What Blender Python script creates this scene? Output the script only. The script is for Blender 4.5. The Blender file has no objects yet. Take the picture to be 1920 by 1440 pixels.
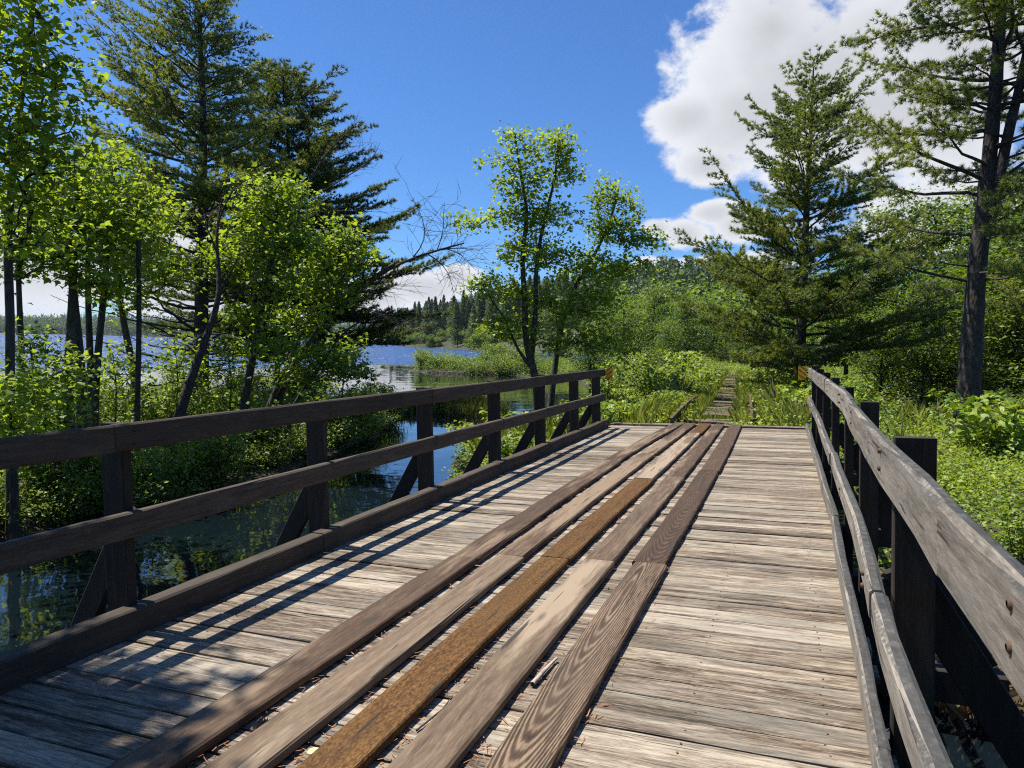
import bpy, math, random
import numpy as np
from mathutils import Matrix, Vector
random.seed(7); RNG = np.random.default_rng(11)
sc = bpy.context.scene
COL = sc.collection
R = math.radians

# ------------------------------------------------------------------ camera
WATER = 0.0
CAMZ = 3.2
F, CX, CY = 1331.0, 960.0, 720.0                 # focal length and centre of the 1920 x 1440 frame
pitch = math.atan((720 - 643.5) / F); roll = math.atan(0.0224)
fw = np.array([0, math.cos(pitch), -math.sin(pitch)])
up0 = np.array([0, math.sin(pitch), math.cos(pitch)]); rt0 = np.array([1.0, 0, 0])
rt = rt0 * math.cos(roll) + up0 * math.sin(roll); upv = up0 * math.cos(roll) - rt0 * math.sin(roll)
CAM = np.array([0, 0, CAMZ])
cam = bpy.data.cameras.new('camera'); co = bpy.data.objects.new('camera', cam); COL.objects.link(co)
cam.sensor_fit = 'HORIZONTAL'; cam.sensor_width = 36; cam.lens = F / 1920 * 36
cam.clip_start = 0.05; cam.clip_end = 20000
m = Matrix(((rt[0], upv[0], -fw[0], 0), (rt[1], upv[1], -fw[1], 0), (rt[2], upv[2], -fw[2], CAMZ), (0, 0, 0, 1)))
co.matrix_world = m; sc.camera = co

def W(px, py, Y):
    """the world point at forward distance Y seen at photograph pixel (px, py)"""
    r = fw * F + rt * (px - CX) - upv * (py - CY)
    return CAM + r * (Y / r[1])

# ------------------------------------------------------------------ sun, sky, exposure
SUN_AZ, SUN_EL = R(-70), R(64)                   # azimuth from the view heading, minus is to the left
sunv = np.array([math.sin(SUN_AZ) * math.cos(SUN_EL), math.cos(SUN_AZ) * math.cos(SUN_EL), math.sin(SUN_EL)])
sl = bpy.data.lights.new('sun', 'SUN'); sl.energy = 5.0; sl.angle = R(0.53); sl.color = (1.0, 0.95, 0.86)
so = bpy.data.objects.new('sun', sl); COL.objects.link(so); so.location = (0, 0, 60)
so.rotation_euler = Vector(-sunv).to_track_quat('-Z', 'Y').to_euler()
vs = sc.view_settings
sc.display_settings.display_device = 'sRGB'
vs.view_transform = 'Standard'; vs.look = 'None'; vs.gamma = 1; vs.use_curve_mapping = False
vs.exposure = 0.7
cy = sc.cycles
cy.max_bounces = 10; cy.diffuse_bounces = 7; cy.glossy_bounces = 3; cy.transmission_bounces = 3; cy.transparent_max_bounces = 6
cy.sample_clamp_indirect = 6; cy.use_denoising = False; cy.filter_width = 1.15; cy.caustics_reflective = False; cy.caustics_refractive = False

class NT:
    """small helper round a node tree"""
    def __init__(s, nt): s.nt = nt; s.N = nt.nodes; s.L = nt.links
    def n(s, t, **k):
        x = s.N.new(t)
        for a, v in k.items(): setattr(x, a, v)
        return x
    def put(s, sock, v):
        if hasattr(v, 'is_linked') or isinstance(v, bpy.types.NodeSocket): s.L.new(v, sock)
        elif v is not None: sock.default_value = v
    def math(s, op, a, b=None, c=None, clamp=False):
        x = s.n('ShaderNodeMath', operation=op, use_clamp=clamp); s.put(x.inputs[0], a)
        if b is not None: s.put(x.inputs[1], b)
        if c is not None: s.put(x.inputs[2], c)
        return x.outputs[0]
    def mix(s, fac, a, b, mode='MIX'):
        x = s.n('ShaderNodeMix', data_type='RGBA', blend_type=mode, clamp_factor=True)
        s.put(x.inputs[0], fac); s.put(x.inputs[6], rgba(a)); s.put(x.inputs[7], rgba(b)); return x.outputs[2]
    def ramp(s, fac, pts, interp='LINEAR'):
        x = s.n('ShaderNodeValToRGB'); e = x.color_ramp; e.interpolation = interp
        while len(e.elements) > 1: e.elements.remove(e.elements[0])
        e.elements[0].position = pts[0][0]; e.elements[0].color = rgba(pts[0][1])
        for p, c in pts[1:]:
            q = e.elements.new(p); q.color = rgba(c)
        s.put(x.inputs[0], fac); return x.outputs[0]
    def noise(s, vec, scale, detail=4, rough=0.55, dist=0.0):
        x = s.n('ShaderNodeTexNoise'); s.put(x.inputs['Vector'], vec); x.inputs['Scale'].default_value = scale
        x.inputs['Detail'].default_value = detail; x.inputs['Roughness'].default_value = rough; x.inputs['Distortion'].default_value = dist
        return x.outputs['Fac']
    def maprange(s, v, a, b, c=0.0, d=1.0, smooth=False):
        x = s.n('ShaderNodeMapRange', interpolation_type='SMOOTHSTEP' if smooth else 'LINEAR')
        s.put(x.inputs[0], v); x.inputs[1].default_value = a; x.inputs[2].default_value = b; x.inputs[3].default_value = c; x.inputs[4].default_value = d
        return x.outputs[0]
def rgba(c):
    if isinstance(c, (int, float)): return (c, c, c, 1)
    if isinstance(c, tuple) and len(c) == 3: return (*c, 1)
    return c

def azel(px, py):
    d = W(px, py, 10) - CAM; d /= np.linalg.norm(d)
    return math.atan2(d[0], d[1]), math.asin(d[2])

world = bpy.data.worlds.new('World'); sc.world = world; world.use_nodes = True
w = NT(world.node_tree); w.N.clear()
sky = w.n('ShaderNodeTexSky', sky_type='NISHITA'); sky.sun_disc = False
sky.sun_elevation = SUN_EL; sky.sun_rotation = SUN_AZ; sky.altitude = 200; sky.air_density = 1.0; sky.dust_density = 0.3; sky.ozone_density = 5.0
tc = w.n('ShaderNodeTexCoord'); sx = w.n('ShaderNodeSeparateXYZ'); w.L.new(tc.outputs['Generated'], sx.inputs[0])
az = w.math('ARCTAN2', sx.outputs[0], sx.outputs[1]); el = w.math('ARCSINE', sx.outputs[2])
cv = w.n('ShaderNodeCombineXYZ'); w.put(cv.inputs[0], az); w.put(cv.inputs[1], w.math('MULTIPLY', el, 1.35)); cv = cv.outputs[0]
n1 = w.noise(cv, 6.5, 12, 0.62, 0.25); n2 = w.noise(cv, 26, 8, 0.62, 0.3)
nn = w.math('ADD', w.math('MULTIPLY', w.math('SUBTRACT', n1, 0.5), 1.9), w.math('MULTIPLY', w.math('SUBTRACT', n2, 0.5), 0.75))
# cumulus heaps: centre and half-size given in sky angles
blobs = [(1540, 130, 230, 180), (1400, 225, 150, 100), (1690, 200, 240, 160), (1450, 50, 120, 110), (1300, 220, 90, 50), (1800, 60, 300, 200), (1330, 310, 75, 40),
         (1232, 428, 42, 26), (1285, 438, 58, 34), (1340, 400, 60, 26), (1385, 425, 60, 40), (1255, 500, 70, 20), (1340, 492, 60, 16), (1420, 490, 70, 22), (1215, 500, 40, 24), (800, 540, 120, 40), (720, 560, 60, 30),
         (60, 480, 250, 110), (260, 470, 200, 80), (380, 555, 200, 60), (600, 560, 120, 40), (1780, 400, 200, 70), (860, 520, 60, 30)]
fld = None
for bx, by, rx, ry in blobs:
    a0, e0 = azel(bx, by)
    dx = w.math('DIVIDE', w.math('SUBTRACT', az, a0), rx / F * 1.0); dy = w.math('DIVIDE', w.math('SUBTRACT', el, e0), ry / F)
    d2 = w.math('ADD', w.math('MULTIPLY', dx, dx), w.math('MULTIPLY', dy, dy))
    v = w.math('SUBTRACT', 1.0, w.math('SQRT', d2))
    fld = v if fld is None else w.math('SMOOTH_MAX', fld, v, 0.25)
# elsewhere in the sky a scatter of fair weather cloud, thickest near the horizon
band = w.math('SUBTRACT', w.maprange(el, 0.0, 0.5, -0.35, -1.5), 0.0)
absaz = w.math('ABSOLUTE', az)
band = w.math('SUBTRACT', band, w.maprange(absaz, 0.75, 0.95, 2.0, 0.0))
fld = w.math('MAXIMUM', fld, band)
dens0 = w.math('ADD', fld, nn)
mask = w.maprange(dens0, -0.05, 0.34, 0, 1, True)
thick = w.maprange(w.math('ADD', fld, w.math('MULTIPLY', w.math('SUBTRACT', n1, 0.5), 1.1)), 0.05, 0.95, 0, 1, True)
shade = w.math('SUBTRACT', w.noise(cv, 7.0, 5, 0.5), 0.5)
cb = w.math('ADD', w.math('SUBTRACT', 1.0, w.math('MULTIPLY', thick, 0.28)), w.math('MULTIPLY', shade, 0.24), clamp=False)
cb = w.math('MULTIPLY', w.math('MINIMUM', w.math('MAXIMUM', cb, 0.68), 1.05), 7.9)
ccol = w.n('ShaderNodeCombineXYZ'); w.put(ccol.inputs[0], w.math('MULTIPLY', cb, 0.96)); w.put(ccol.inputs[1], w.math('MULTIPLY', cb, 0.985)); w.put(ccol.inputs[2], w.math('MULTIPLY', cb, 1.05))
skycol = w.mix(1.0, sky.outputs[0], (0.60, 0.93, 1.32), 'MULTIPLY')
final = w.mix(mask, skycol, ccol.outputs[0])
bg = w.n('ShaderNodeBackground'); w.put(bg.inputs[0], final); bg.inputs[1].default_value = 0.0715
wo = w.n('ShaderNodeOutputWorld'); w.L.new(bg.outputs[0], wo.inputs[0])

# ------------------------------------------------------------------ object helpers
def tag(o, label=None, cat=None, group=None, kind=None):
    if label: o['label'] = label
    if cat: o['category'] = cat
    if group: o['group'] = group
    if kind: o['kind'] = kind
    return o
def empty(name, loc, label, cat, group=None):
    o = bpy.data.objects.new(name, None); COL.objects.link(o); o.location = loc; o.empty_display_size = 0.3
    return tag(o, label, cat, group)
def link(name, me, mats, parent=None, loc=None):
    o = bpy.data.objects.new(name, me); COL.objects.link(o)
    for mt in (mats if isinstance(mats, (list, tuple)) else [mats]):
        if mt.name not in [x.name for x in me.materials if x]: me.materials.append(mt)
    if parent is not None: o.parent = parent
    if loc is not None: o.location = loc
    return o
def copy_tree(root, loc, rz=0, scale=None):
    r = root.copy(); COL.objects.link(r); r.location = loc; r.rotation_euler = (0, 0, rz)
    if scale: r.scale = scale
    for ch in root.children:
        c = ch.copy(); COL.objects.link(c); c.parent = r
    return r

def build_mesh(name, chunks):
    """chunks: list of (verts (n,k,3) separate polygons) or (verts (N,3), faces (M,k)); each with tint array per face, material index"""
    vs_, li, ls, tn, mi, sm = [], [], [], [], [], []
    vo = 0; lo = 0
    for ch in chunks:
        V, Fc, T, M, S = ch
        V = np.asarray(V, dtype=np.float32)
        if Fc is None:
            n, k = V.shape[:2]; vs_.append(V.reshape(-1, 3)); idx = np.arange(n * k).reshape(n, k)
        else:
            vs_.append(V.reshape(-1, 3)); idx = np.asarray(Fc); n, k = idx.shape
        li.append((idx + vo).ravel()); ls.append(lo + np.arange(n) * k)
        T = np.broadcast_to(np.asarray(T, dtype=np.float32), (n,)); tn.append(T)
        mi.append(np.full(n, M)); sm.append(np.full(n, S))
        vo += len(vs_[-1]); lo += n * k
    me = bpy.data.meshes.new(name)
    Vall = np.concatenate(vs_); L = np.concatenate(li).astype(np.int32); LS = np.concatenate(ls).astype(np.int32)
    me.vertices.add(len(Vall)); me.vertices.foreach_set('co', Vall.ravel().astype(np.float32))
    me.loops.add(len(L)); me.loops.foreach_set('vertex_index', L)
    me.polygons.add(len(LS)); me.polygons.foreach_set('loop_start', LS)
    me.polygons.foreach_set('material_index', np.concatenate(mi).astype(np.int32))
    me.polygons.foreach_set('use_smooth', np.concatenate(sm).astype(bool))
    a = me.attributes.new('tint', 'FLOAT', 'FACE'); a.data.foreach_set('value', np.concatenate(tn).astype(np.float32))
    me.update(calc_edges=True)
    return me

def norm(v): return v / np.maximum(np.linalg.norm(v, axis=-1, keepdims=True), 1e-9)

def tubes(P, Rr, sides=5, tint=0.5, mat=0, cap=True):
    """P (B,m,3) polylines, Rr (B,m) radii -> chunk"""
    P = np.asarray(P, float); Rr = np.asarray(Rr, float)
    B, mm = P.shape[:2]
    T = np.empty_like(P); T[:, 1:-1] = P[:, 2:] - P[:, :-2]; T[:, 0] = P[:, 1] - P[:, 0]; T[:, -1] = P[:, -1] - P[:, -2]; T = norm(T)
    mean = norm(P[:, -1] - P[:, 0])
    ref = np.where(np.abs(mean[:, 2:3]) > 0.75, np.array([[1.0, 0.2, 0]]), np.array([[0, 0, 1.0]]))[:, None, :]
    A = norm(np.cross(T, np.broadcast_to(ref, T.shape))); Bn = np.cross(T, A)
    th = np.arange(sides) / sides * 2 * np.pi
    V = P[:, :, None, :] + Rr[:, :, None, None] * (np.cos(th)[None, None, :, None] * A[:, :, None, :] + np.sin(th)[None, None, :, None] * Bn[:, :, None, :])
    base = (np.arange(B) * mm * sides)[:, None, None]
    i = np.arange(mm - 1)[None, :, None] * sides; j = np.arange(sides)[None, None, :]; j2 = (j + 1) % sides
    Fq = np.stack([base + i + j, base + i + j2, base + i + sides + j2, base + i + sides + j], -1).reshape(-1, 4)
    return (V.reshape(-1, 3), Fq, tint, mat, True)

# ------------------------------------------------------------------ materials
def newmat(name):
    mt = bpy.data.materials.new(name); mt.use_nodes = True; t = NT(mt.node_tree); t.N.clear()
    out = t.n('ShaderNodeOutputMaterial'); b = t.n('ShaderNodeBsdfPrincipled'); t.L.new(b.outputs[0], out.inputs[0])
    return mt, t, b, out

def leaf_mat(name, dark, light, trans=0.45, rough=0.5, hue_noise=0.6):
    mt, t, b, out = newmat(name)
    at = t.n('ShaderNodeAttribute', attribute_name='tint')
    oi = t.n('ShaderNodeObjectInfo')
    tcn = t.n('ShaderNodeTexCoord')
    nz = t.noise(tcn.outputs['Object'], hue_noise, 3)
    f1 = t.math('ADD', at.outputs['Fac'], t.math('MULTIPLY', t.math('SUBTRACT', nz, 0.5), 1.3))
    f1 = t.math('ADD', f1, t.math('MULTIPLY', t.math('SUBTRACT', oi.outputs['Random'], 0.5), 0.35), clamp=True)
    c = t.mix(f1, dark, light)
    t.put(b.inputs['Base Color'], c); b.inputs['Roughness'].default_value = rough; b.inputs['Specular IOR Level'].default_value = 0.5
    tr = t.n('ShaderNodeBsdfTranslucent'); t.put(tr.inputs[0], t.mix(1.0, c, (1.75, 1.6, 0.5), 'MULTIPLY'))
    mx = t.n('ShaderNodeMixShader'); mx.inputs[0].default_value = trans
    t.L.new(b.outputs[0], mx.inputs[1]); t.L.new(tr.outputs[0], mx.inputs[2]); t.L.new(mx.outputs[0], out.inputs[0])
    return mt

def bark_mat(name, dark, light, scale=6.0, bump=0.6, lichen=None):
    mt, t, b, out = newmat(name)
    tcn = t.n('ShaderNodeTexCoord'); mp = t.n('ShaderNodeMapping'); mp.inputs['Scale'].default_value = (1, 1, 0.35)
    t.L.new(tcn.outputs['Object'], mp.inputs[0])
    v = t.n('ShaderNodeTexVoronoi'); t.L.new(mp.outputs[0], v.inputs['Vector']); v.inputs['Scale'].default_value = scale * 2.2
    n = t.noise(mp.outputs[0], scale * 1.6, 6, 0.65)
    f = t.math('ADD', t.math('MULTIPLY', v.outputs['Distance'], 0.7), t.math('MULTIPLY', n, 0.6))
    c = t.ramp(f, [(0.25, dark), (0.75, light)])
    if lichen:
        n2 = t.noise(tcn.outputs['Object'], 3.0, 6, 0.7)
        c = t.mix(t.maprange(n2, 0.56, 0.66, 0, 0.7), c, lichen)
    t.put(b.inputs['Base Color'], c); b.inputs['Roughness'].default_value = 0.9
    bp = t.n('ShaderNodeBump'); bp.inputs['Strength'].default_value = bump; bp.inputs['Distance'].default_value = 0.03
    t.put(bp.inputs['Height'], f); t.L.new(bp.outputs[0], b.inputs['Normal'])
    return mt

def wood_mat(name, axis, stops, grey=(0.5, 0.5, 0.48), stain=(0.2, 0.24, 0.22), stain_amt=0.35, wear=None, bump=0.35, rough=0.8, cath=False, pits=False, topcoat=None):
    """weathered timber; the grain runs along the given local axis; the face attribute tint shifts each board"""
    mt, t, b, out = newmat(name)
    tcn = t.n('ShaderNodeTexCoord'); at = t.n('ShaderNodeAttribute', attribute_name='tint'); off = t.math('MULTIPLY', at.outputs['Fac'], 61.7)
    cvv = t.n('ShaderNodeCombineXYZ')
    for q in range(3): t.put(cvv.inputs[q], off)
    va = t.n('ShaderNodeVectorMath', operation='ADD'); t.L.new(tcn.outputs['Object'], va.inputs[0]); t.L.new(cvv.outputs[0], va.inputs[1])
    def mp(al, ac):
        s = [ac, ac, ac]; s[axis] = al
        x = t.n('ShaderNodeMapping'); x.inputs['Scale'].default_value = s; t.L.new(va.outputs[0], x.inputs[0]); return x.outputs[0]
    warp = t.noise(mp(2.2, 7.0), 1.0, 3, 0.5)
    g = t.noise(mp(2.0, 24), 1.0, 8, 0.72, 0.9)          # streaks
    fb = t.noise(mp(16, 190), 1.0, 5, 0.7, 0.4)          # fibres
    st = t.noise(mp(1.0, 3.2), 1.0, 5, 0.6)              # stains
    f = t.math('ADD', t.math('MULTIPLY', g, 0.62), t.math('MULTIPLY', fb, 0.38))
    if cath:
        wv = t.n('ShaderNodeTexWave', wave_type='RINGS', rings_direction='SPHERICAL', wave_profile='SIN')
        s = [9, 9, 9]; s[axis] = 0.55
        x = t.n('ShaderNodeMapping'); x.inputs['Scale'].default_value = s; t.L.new(tcn.outputs['Object'], x.inputs[0]); x.inputs['Location'].default_value = [-cath[q] * s[q] for q in range(3)]
        t.L.new(x.outputs[0], wv.inputs['Vector']); wv.inputs['Scale'].default_value = 4.4; wv.inputs['Distortion'].default_value = 3.0; wv.inputs['Detail'].default_value = 2; wv.inputs['Detail Scale'].default_value = 0.5
        f = t.math('ADD', t.math('MULTIPLY', f, 0.82), t.math('MULTIPLY', wv.outputs['Fac'], 0.18))
    f = t.math('ADD', f, t.math('MULTIPLY', t.math('SUBTRACT', t.math('FRACT', t.math('MULTIPLY', at.outputs['Fac'], 7.31)), 0.5), 0.11))
    if pits:
        pn = t.noise(mp(42, 120), 1.0, 3, 0.7); f = t.math('ADD', t.math('MULTIPLY', f, 0.45), t.math('MULTIPLY', pn, 0.55))
    c = t.ramp(f, stops)
    c = t.mix(t.maprange(st, 0.52, 0.72, 0, stain_amt), c, stain)
    st2 = t.noise(mp(0.7, 5.0), 1.3, 4, 0.6)
    c = t.mix(t.maprange(st2, 0.50, 0.70, 0, 0.55), c, grey)
    if wear:
        wn = t.noise(mp(0.35, 3.5), 1.0, 6, 0.62, 0.3)
        c = t.mix(t.maprange(wn, 0.49, 0.57, 0, wear[1]), c, wear[0])
    # knots
    vo = t.n('ShaderNodeTexVoronoi'); t.L.new(mp(1.1, 4.2), vo.inputs['Vector']); vo.inputs['Scale'].default_value = 1.0; vo.inputs['Randomness'].default_value = 1.0
    c = t.mix(t.maprange(vo.outputs['Distance'], 0.04, 0.13, 0.85, 0.0), c, (0.04, 0.034, 0.028))
    # checks, the dark hairline splits along the grain
    ck = t.noise(mp(1.3, 46), 1.0, 3, 0.55, 0.5)
    c = t.mix(t.maprange(ck, 0.64, 0.675, 0, 0.9), c, (0.035, 0.03, 0.026))
    if topcoat:   # grey lichen crust that grows on the upper face of a rail
        ge = t.n('ShaderNodeNewGeometry'); sz = t.n('ShaderNodeSeparateXYZ'); t.L.new(ge.outputs['True Normal'], sz.inputs[0])
        li = t.noise(tcn.outputs['Object'], 26, 6, 0.7); lc = t.ramp(li, [(0.35, tuple(x * 0.45 for x in topcoat)), (0.55, topcoat), (0.72, tuple(x * 2.4 for x in topcoat))])
        edge = t.math('ADD', sz.outputs[2], t.math('MULTIPLY', t.math('SUBTRACT', li, 0.5), 0.8))
        c = t.mix(t.maprange(edge, 0.62, 0.8, 0, 0.88), c, lc)
    t.put(b.inputs['Base Color'], c); b.inputs['Roughness'].default_value = rough; b.inputs['Specular IOR Level'].default_value = 0.3
    bp = t.n('ShaderNodeBump'); bp.inputs['Strength'].default_value = bump; bp.inputs['Distance'].default_value = 0.006
    t.put(bp.inputs['Height'], t.math('ADD', f, t.math('MULTIPLY', t.maprange(ck, 0.64, 0.70, 1.0, 0.0), 0.6))); t.L.new(bp.outputs[0], b.inputs['Normal'])
    return mt

M = {}
M['deck'] = wood_mat('weathered_deck_wood', 0, [(0.36, (0.018, 0.013, 0.008)), (0.43, (0.084, 0.059, 0.039)), (0.505, (0.218, 0.169, 0.121)), (0.60, (0.410, 0.353, 0.271))], grey=(0.225, 0.211, 0.178), stain=(0.071, 0.079, 0.065), stain_amt=0.55, bump=0.5)
M['runner'] = wood_mat('brown_runner_wood', 1, [(0.28, (0.028, 0.017, 0.011)), (0.48, (0.074, 0.045, 0.027)), (0.68, (0.184, 0.124, 0.078))], grey=(0.092, 0.061, 0.039), stain=(0.041, 0.026, 0.018), wear=((0.330, 0.242, 0.160), 0.5))
M['runner_grain'] = wood_mat('banded_runner_wood', 1, [(0.36, (0.030, 0.018, 0.011)), (0.5, (0.079, 0.049, 0.030)), (0.62, (0.245, 0.174, 0.112))], grey=(0.105, 0.074, 0.049), stain=(0.044, 0.028, 0.018), stain_amt=0.4, cath=(-0.95, 4.3, 0))
M['runner_dark'] = wood_mat('dark_runner_wood', 1, [(0.3, (0.023, 0.014, 0.009)), (0.5, (0.057, 0.034, 0.020)), (0.7, (0.133, 0.082, 0.049))], grey=(0.071, 0.046, 0.030), stain=(0.033, 0.020, 0.014), cath=(-0.9, 8.2, 0))
M['runner_pale'] = wood_mat('pale_worn_runner_wood', 1, [(0.28, (0.038, 0.025, 0.015)), (0.46, (0.114, 0.076, 0.048)), (0.66, (0.243, 0.180, 0.120))], grey=(0.152, 0.112, 0.076), stain=(0.061, 0.041, 0.026), wear=((0.335, 0.258, 0.178), 0.8))
M['runner_rust'] = wood_mat('rusty_orange_runner_wood', 1, [(0.36, (0.017, 0.008, 0.003)), (0.47, (0.076, 0.035, 0.011)), (0.58, (0.165, 0.084, 0.026)), (0.7, (0.251, 0.155, 0.062))], grey=(0.103, 0.055, 0.018), stain=(0.070, 0.043, 0.019), bump=1.0, rough=0.95, pits=True)
M['rail'] = wood_mat('shaded_rail_wood', 1, [(0.28, (0.019, 0.015, 0.011)), (0.48, (0.055, 0.042, 0.030)), (0.68, (0.129, 0.102, 0.075))], grey=(0.065, 0.053, 0.040), stain=(0.026, 0.026, 0.018), stain_amt=0.5)  # left rails: shade on their inner side put into a darker colour
M['rail_lit'] = wood_mat('sunlit_rail_wood', 1, [(0.32, (0.072, 0.059, 0.047)), (0.48, (0.213, 0.185, 0.150)), (0.64, (0.396, 0.354, 0.298))], grey=(0.270, 0.252, 0.223), stain=(0.064, 0.067, 0.058), stain_amt=0.5, topcoat=(0.046, 0.048, 0.047))  # same wood on the right side, sunlight put into a paler colour
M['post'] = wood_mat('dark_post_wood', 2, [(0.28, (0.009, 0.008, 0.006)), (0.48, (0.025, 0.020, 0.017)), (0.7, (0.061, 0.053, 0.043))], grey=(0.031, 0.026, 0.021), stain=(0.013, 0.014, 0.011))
M['tie'] = wood_mat('sleeper_wood', 0, [(0.28, (0.039, 0.030, 0.020)), (0.48, (0.157, 0.120, 0.086)), (0.68, (0.340, 0.286, 0.219))], grey=(0.254, 0.219, 0.173), stain=(0.078, 0.061, 0.038))

M['maple'] = leaf_mat('maple_leaf', (0.10, 0.175, 0.026), (0.33, 0.43, 0.07), 0.52)
M['maple_near'] = leaf_mat('near_maple_leaf', (0.09, 0.165, 0.024), (0.30, 0.40, 0.06), 0.52)
M['shrub'] = leaf_mat('shrub_leaf', (0.055, 0.115, 0.02), (0.28, 0.37, 0.055), 0.4)
M['fern'] = leaf_mat('fresh_undergrowth_leaf', (0.095, 0.17, 0.022), (0.345, 0.43, 0.06), 0.38, 0.5, 0.8)
M['forest'] = leaf_mat('forest_leaf', (0.045, 0.10, 0.02), (0.195, 0.275, 0.045), 0.43)
M['needle'] = leaf_mat('pine_needle', (0.065, 0.115, 0.04), (0.31, 0.36, 0.10), 0.35, 0.45)
M['needle_dark'] = leaf_mat('dark_pine_needle', (0.04, 0.078, 0.028), (0.165, 0.21, 0.06), 0.3, 0.45)
M['needle_far'] = leaf_mat('far_conifer_needle', (0.045, 0.088, 0.04), (0.13, 0.185, 0.068), 0.25, 0.6, 0.05)
M['grass'] = leaf_mat('grass_blade', (0.14, 0.20, 0.03), (0.40, 0.44, 0.09), 0.38)
M['sedge'] = leaf_mat('sedge_blade', (0.08, 0.12, 0.025), (0.24, 0.25, 0.07), 0.3)
M['straw'] = leaf_mat('dead_stalk', (0.16, 0.11, 0.06), (0.4, 0.31, 0.2), 0.1)
M['bark_pine'] = bark_mat('pine_bark', (0.010, 0.008, 0.007), (0.07, 0.056, 0.046), 6.0, 1.0)
M['bark_scaly'] = bark_mat('scaly_pine_bark', (0.006, 0.005, 0.0045), (0.062, 0.049, 0.041), 8.0, 1.0, lichen=(0.11, 0.1, 0.095))
M['bark_maple'] = bark_mat('maple_bark', (0.016, 0.013, 0.010), (0.075, 0.063, 0.052), 8.0, 0.6, lichen=(0.11, 0.115, 0.095))
M['bark_dead'] = bark_mat('dead_wood', (0.014, 0.011, 0.009), (0.065, 0.052, 0.043), 9.0, 0.5)
M['bark_pale'] = bark_mat('pale_dead_wood', (0.12, 0.1, 0.08), (0.4, 0.35, 0.29), 9.0, 0.5)

mt, t, b, out = newmat('forest_soil')
tcn = t.n('ShaderNodeTexCoord'); n = t.noise(tcn.outputs['Object'], 1.5, 8, 0.65); n2 = t.noise(tcn.outputs['Object'], 0.25, 4)
c = t.ramp(n, [(0.3, (0.012, 0.009, 0.006)), (0.5, (0.035, 0.027, 0.016)), (0.7, (0.08, 0.062, 0.04))])
c = t.mix(t.maprange(n2, 0.45, 0.6, 0, 0.7), c, (0.035, 0.055, 0.014))
t.put(b.inputs['Base Color'], c); b.inputs['Roughness'].default_value = 0.95; M['soil'] = mt

mt, t, b, out = newmat('lake_water')
tcn = t.n('ShaderNodeTexCoord'); sx2 = t.n('ShaderNodeSeparateXYZ'); t.L.new(tcn.outputs['Object'], sx2.inputs[0])
mp = t.n('ShaderNodeMapping'); mp.inputs['Scale'].default_value = (0.55, 1.0, 1); mp.inputs['Rotation'].default_value = (0, 0, R(20)); t.L.new(tcn.outputs['Object'], mp.inputs[0])
gust = t.noise(tcn.outputs['Object'], 0.035, 2)
# wind reaches the open lake beyond the cove; the sheltered channel lies calm
xs_ = t.math('MULTIPLY', t.math('MINIMUM', t.math('ADD', sx2.outputs[0], 17.0), 0.0), -1.5)
wind = t.maprange(t.math('ADD', t.math('ADD', sx2.outputs[1], xs_), t.math('MULTIPLY', t.math('SUBTRACT', gust, 0.5), 40)), 84, 104, 0.0, 1.0, True)
def wave(scale, det, dist):
    x = t.n('ShaderNodeTexNoise'); t.L.new(mp.outputs[0], x.inputs['Vector']); x.inputs['Scale'].default_value = scale; x.inputs['Detail'].default_value = det; x.inputs['Roughness'].default_value = 0.55; x.inputs['Distortion'].default_value = dist
    v = t.n('ShaderNodeVectorMath', operation='SUBTRACT'); t.L.new(x.outputs['Color'], v.inputs[0]); v.inputs[1].default_value = (0.5, 0.5, 0.5); return v.outputs[0]
def scaled(v, f):
    x = t.n('ShaderNodeVectorMath', operation='SCALE'); t.L.new(v, x.inputs[0]); t.put(x.inputs['Scale'], f); return x.outputs[0]
patch = t.maprange(t.noise(tcn.outputs['Object'], 0.22, 3), 0.4, 0.62, 0.25, 1.0)
wa = scaled(wave(4.5, 3, 0.5), t.math('ADD', t.math('MULTIPLY', patch, 0.075), t.math('MULTIPLY', wind, 2.4)))
wb_ = scaled(wave(1.1, 3, 0.3), t.math('ADD', 0.05, t.math('MULTIPLY', wind, 3.0)))
va = t.n('ShaderNodeVectorMath', operation='ADD'); t.L.new(wa, va.inputs[0]); t.L.new(wb_, va.inputs[1])
vm = t.n('ShaderNodeVectorMath', operation='MULTIPLY'); t.L.new(va.outputs[0], vm.inputs[0]); vm.inputs[1].default_value = (1, 1, 0)
vu = t.n('ShaderNodeVectorMath', operation='ADD'); t.L.new(vm.outputs[0], vu.inputs[0]); vu.inputs[1].default_value = (0, 0, 1)
vn = t.n('ShaderNodeVectorMath', operation='NORMALIZE'); t.L.new(vu.outputs[0], vn.inputs[0]); t.L.new(vn.outputs[0], b.inputs['Normal'])
t.put(b.inputs['Base Color'], t.mix(wind, (0.004, 0.008, 0.011), (0.016, 0.05, 0.15)))
t.put(b.inputs['Roughness'], t.maprange(wind, 0, 1, 0.03, 0.32)); b.inputs['IOR'].default_value = 1.6; M['water'] = mt

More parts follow.
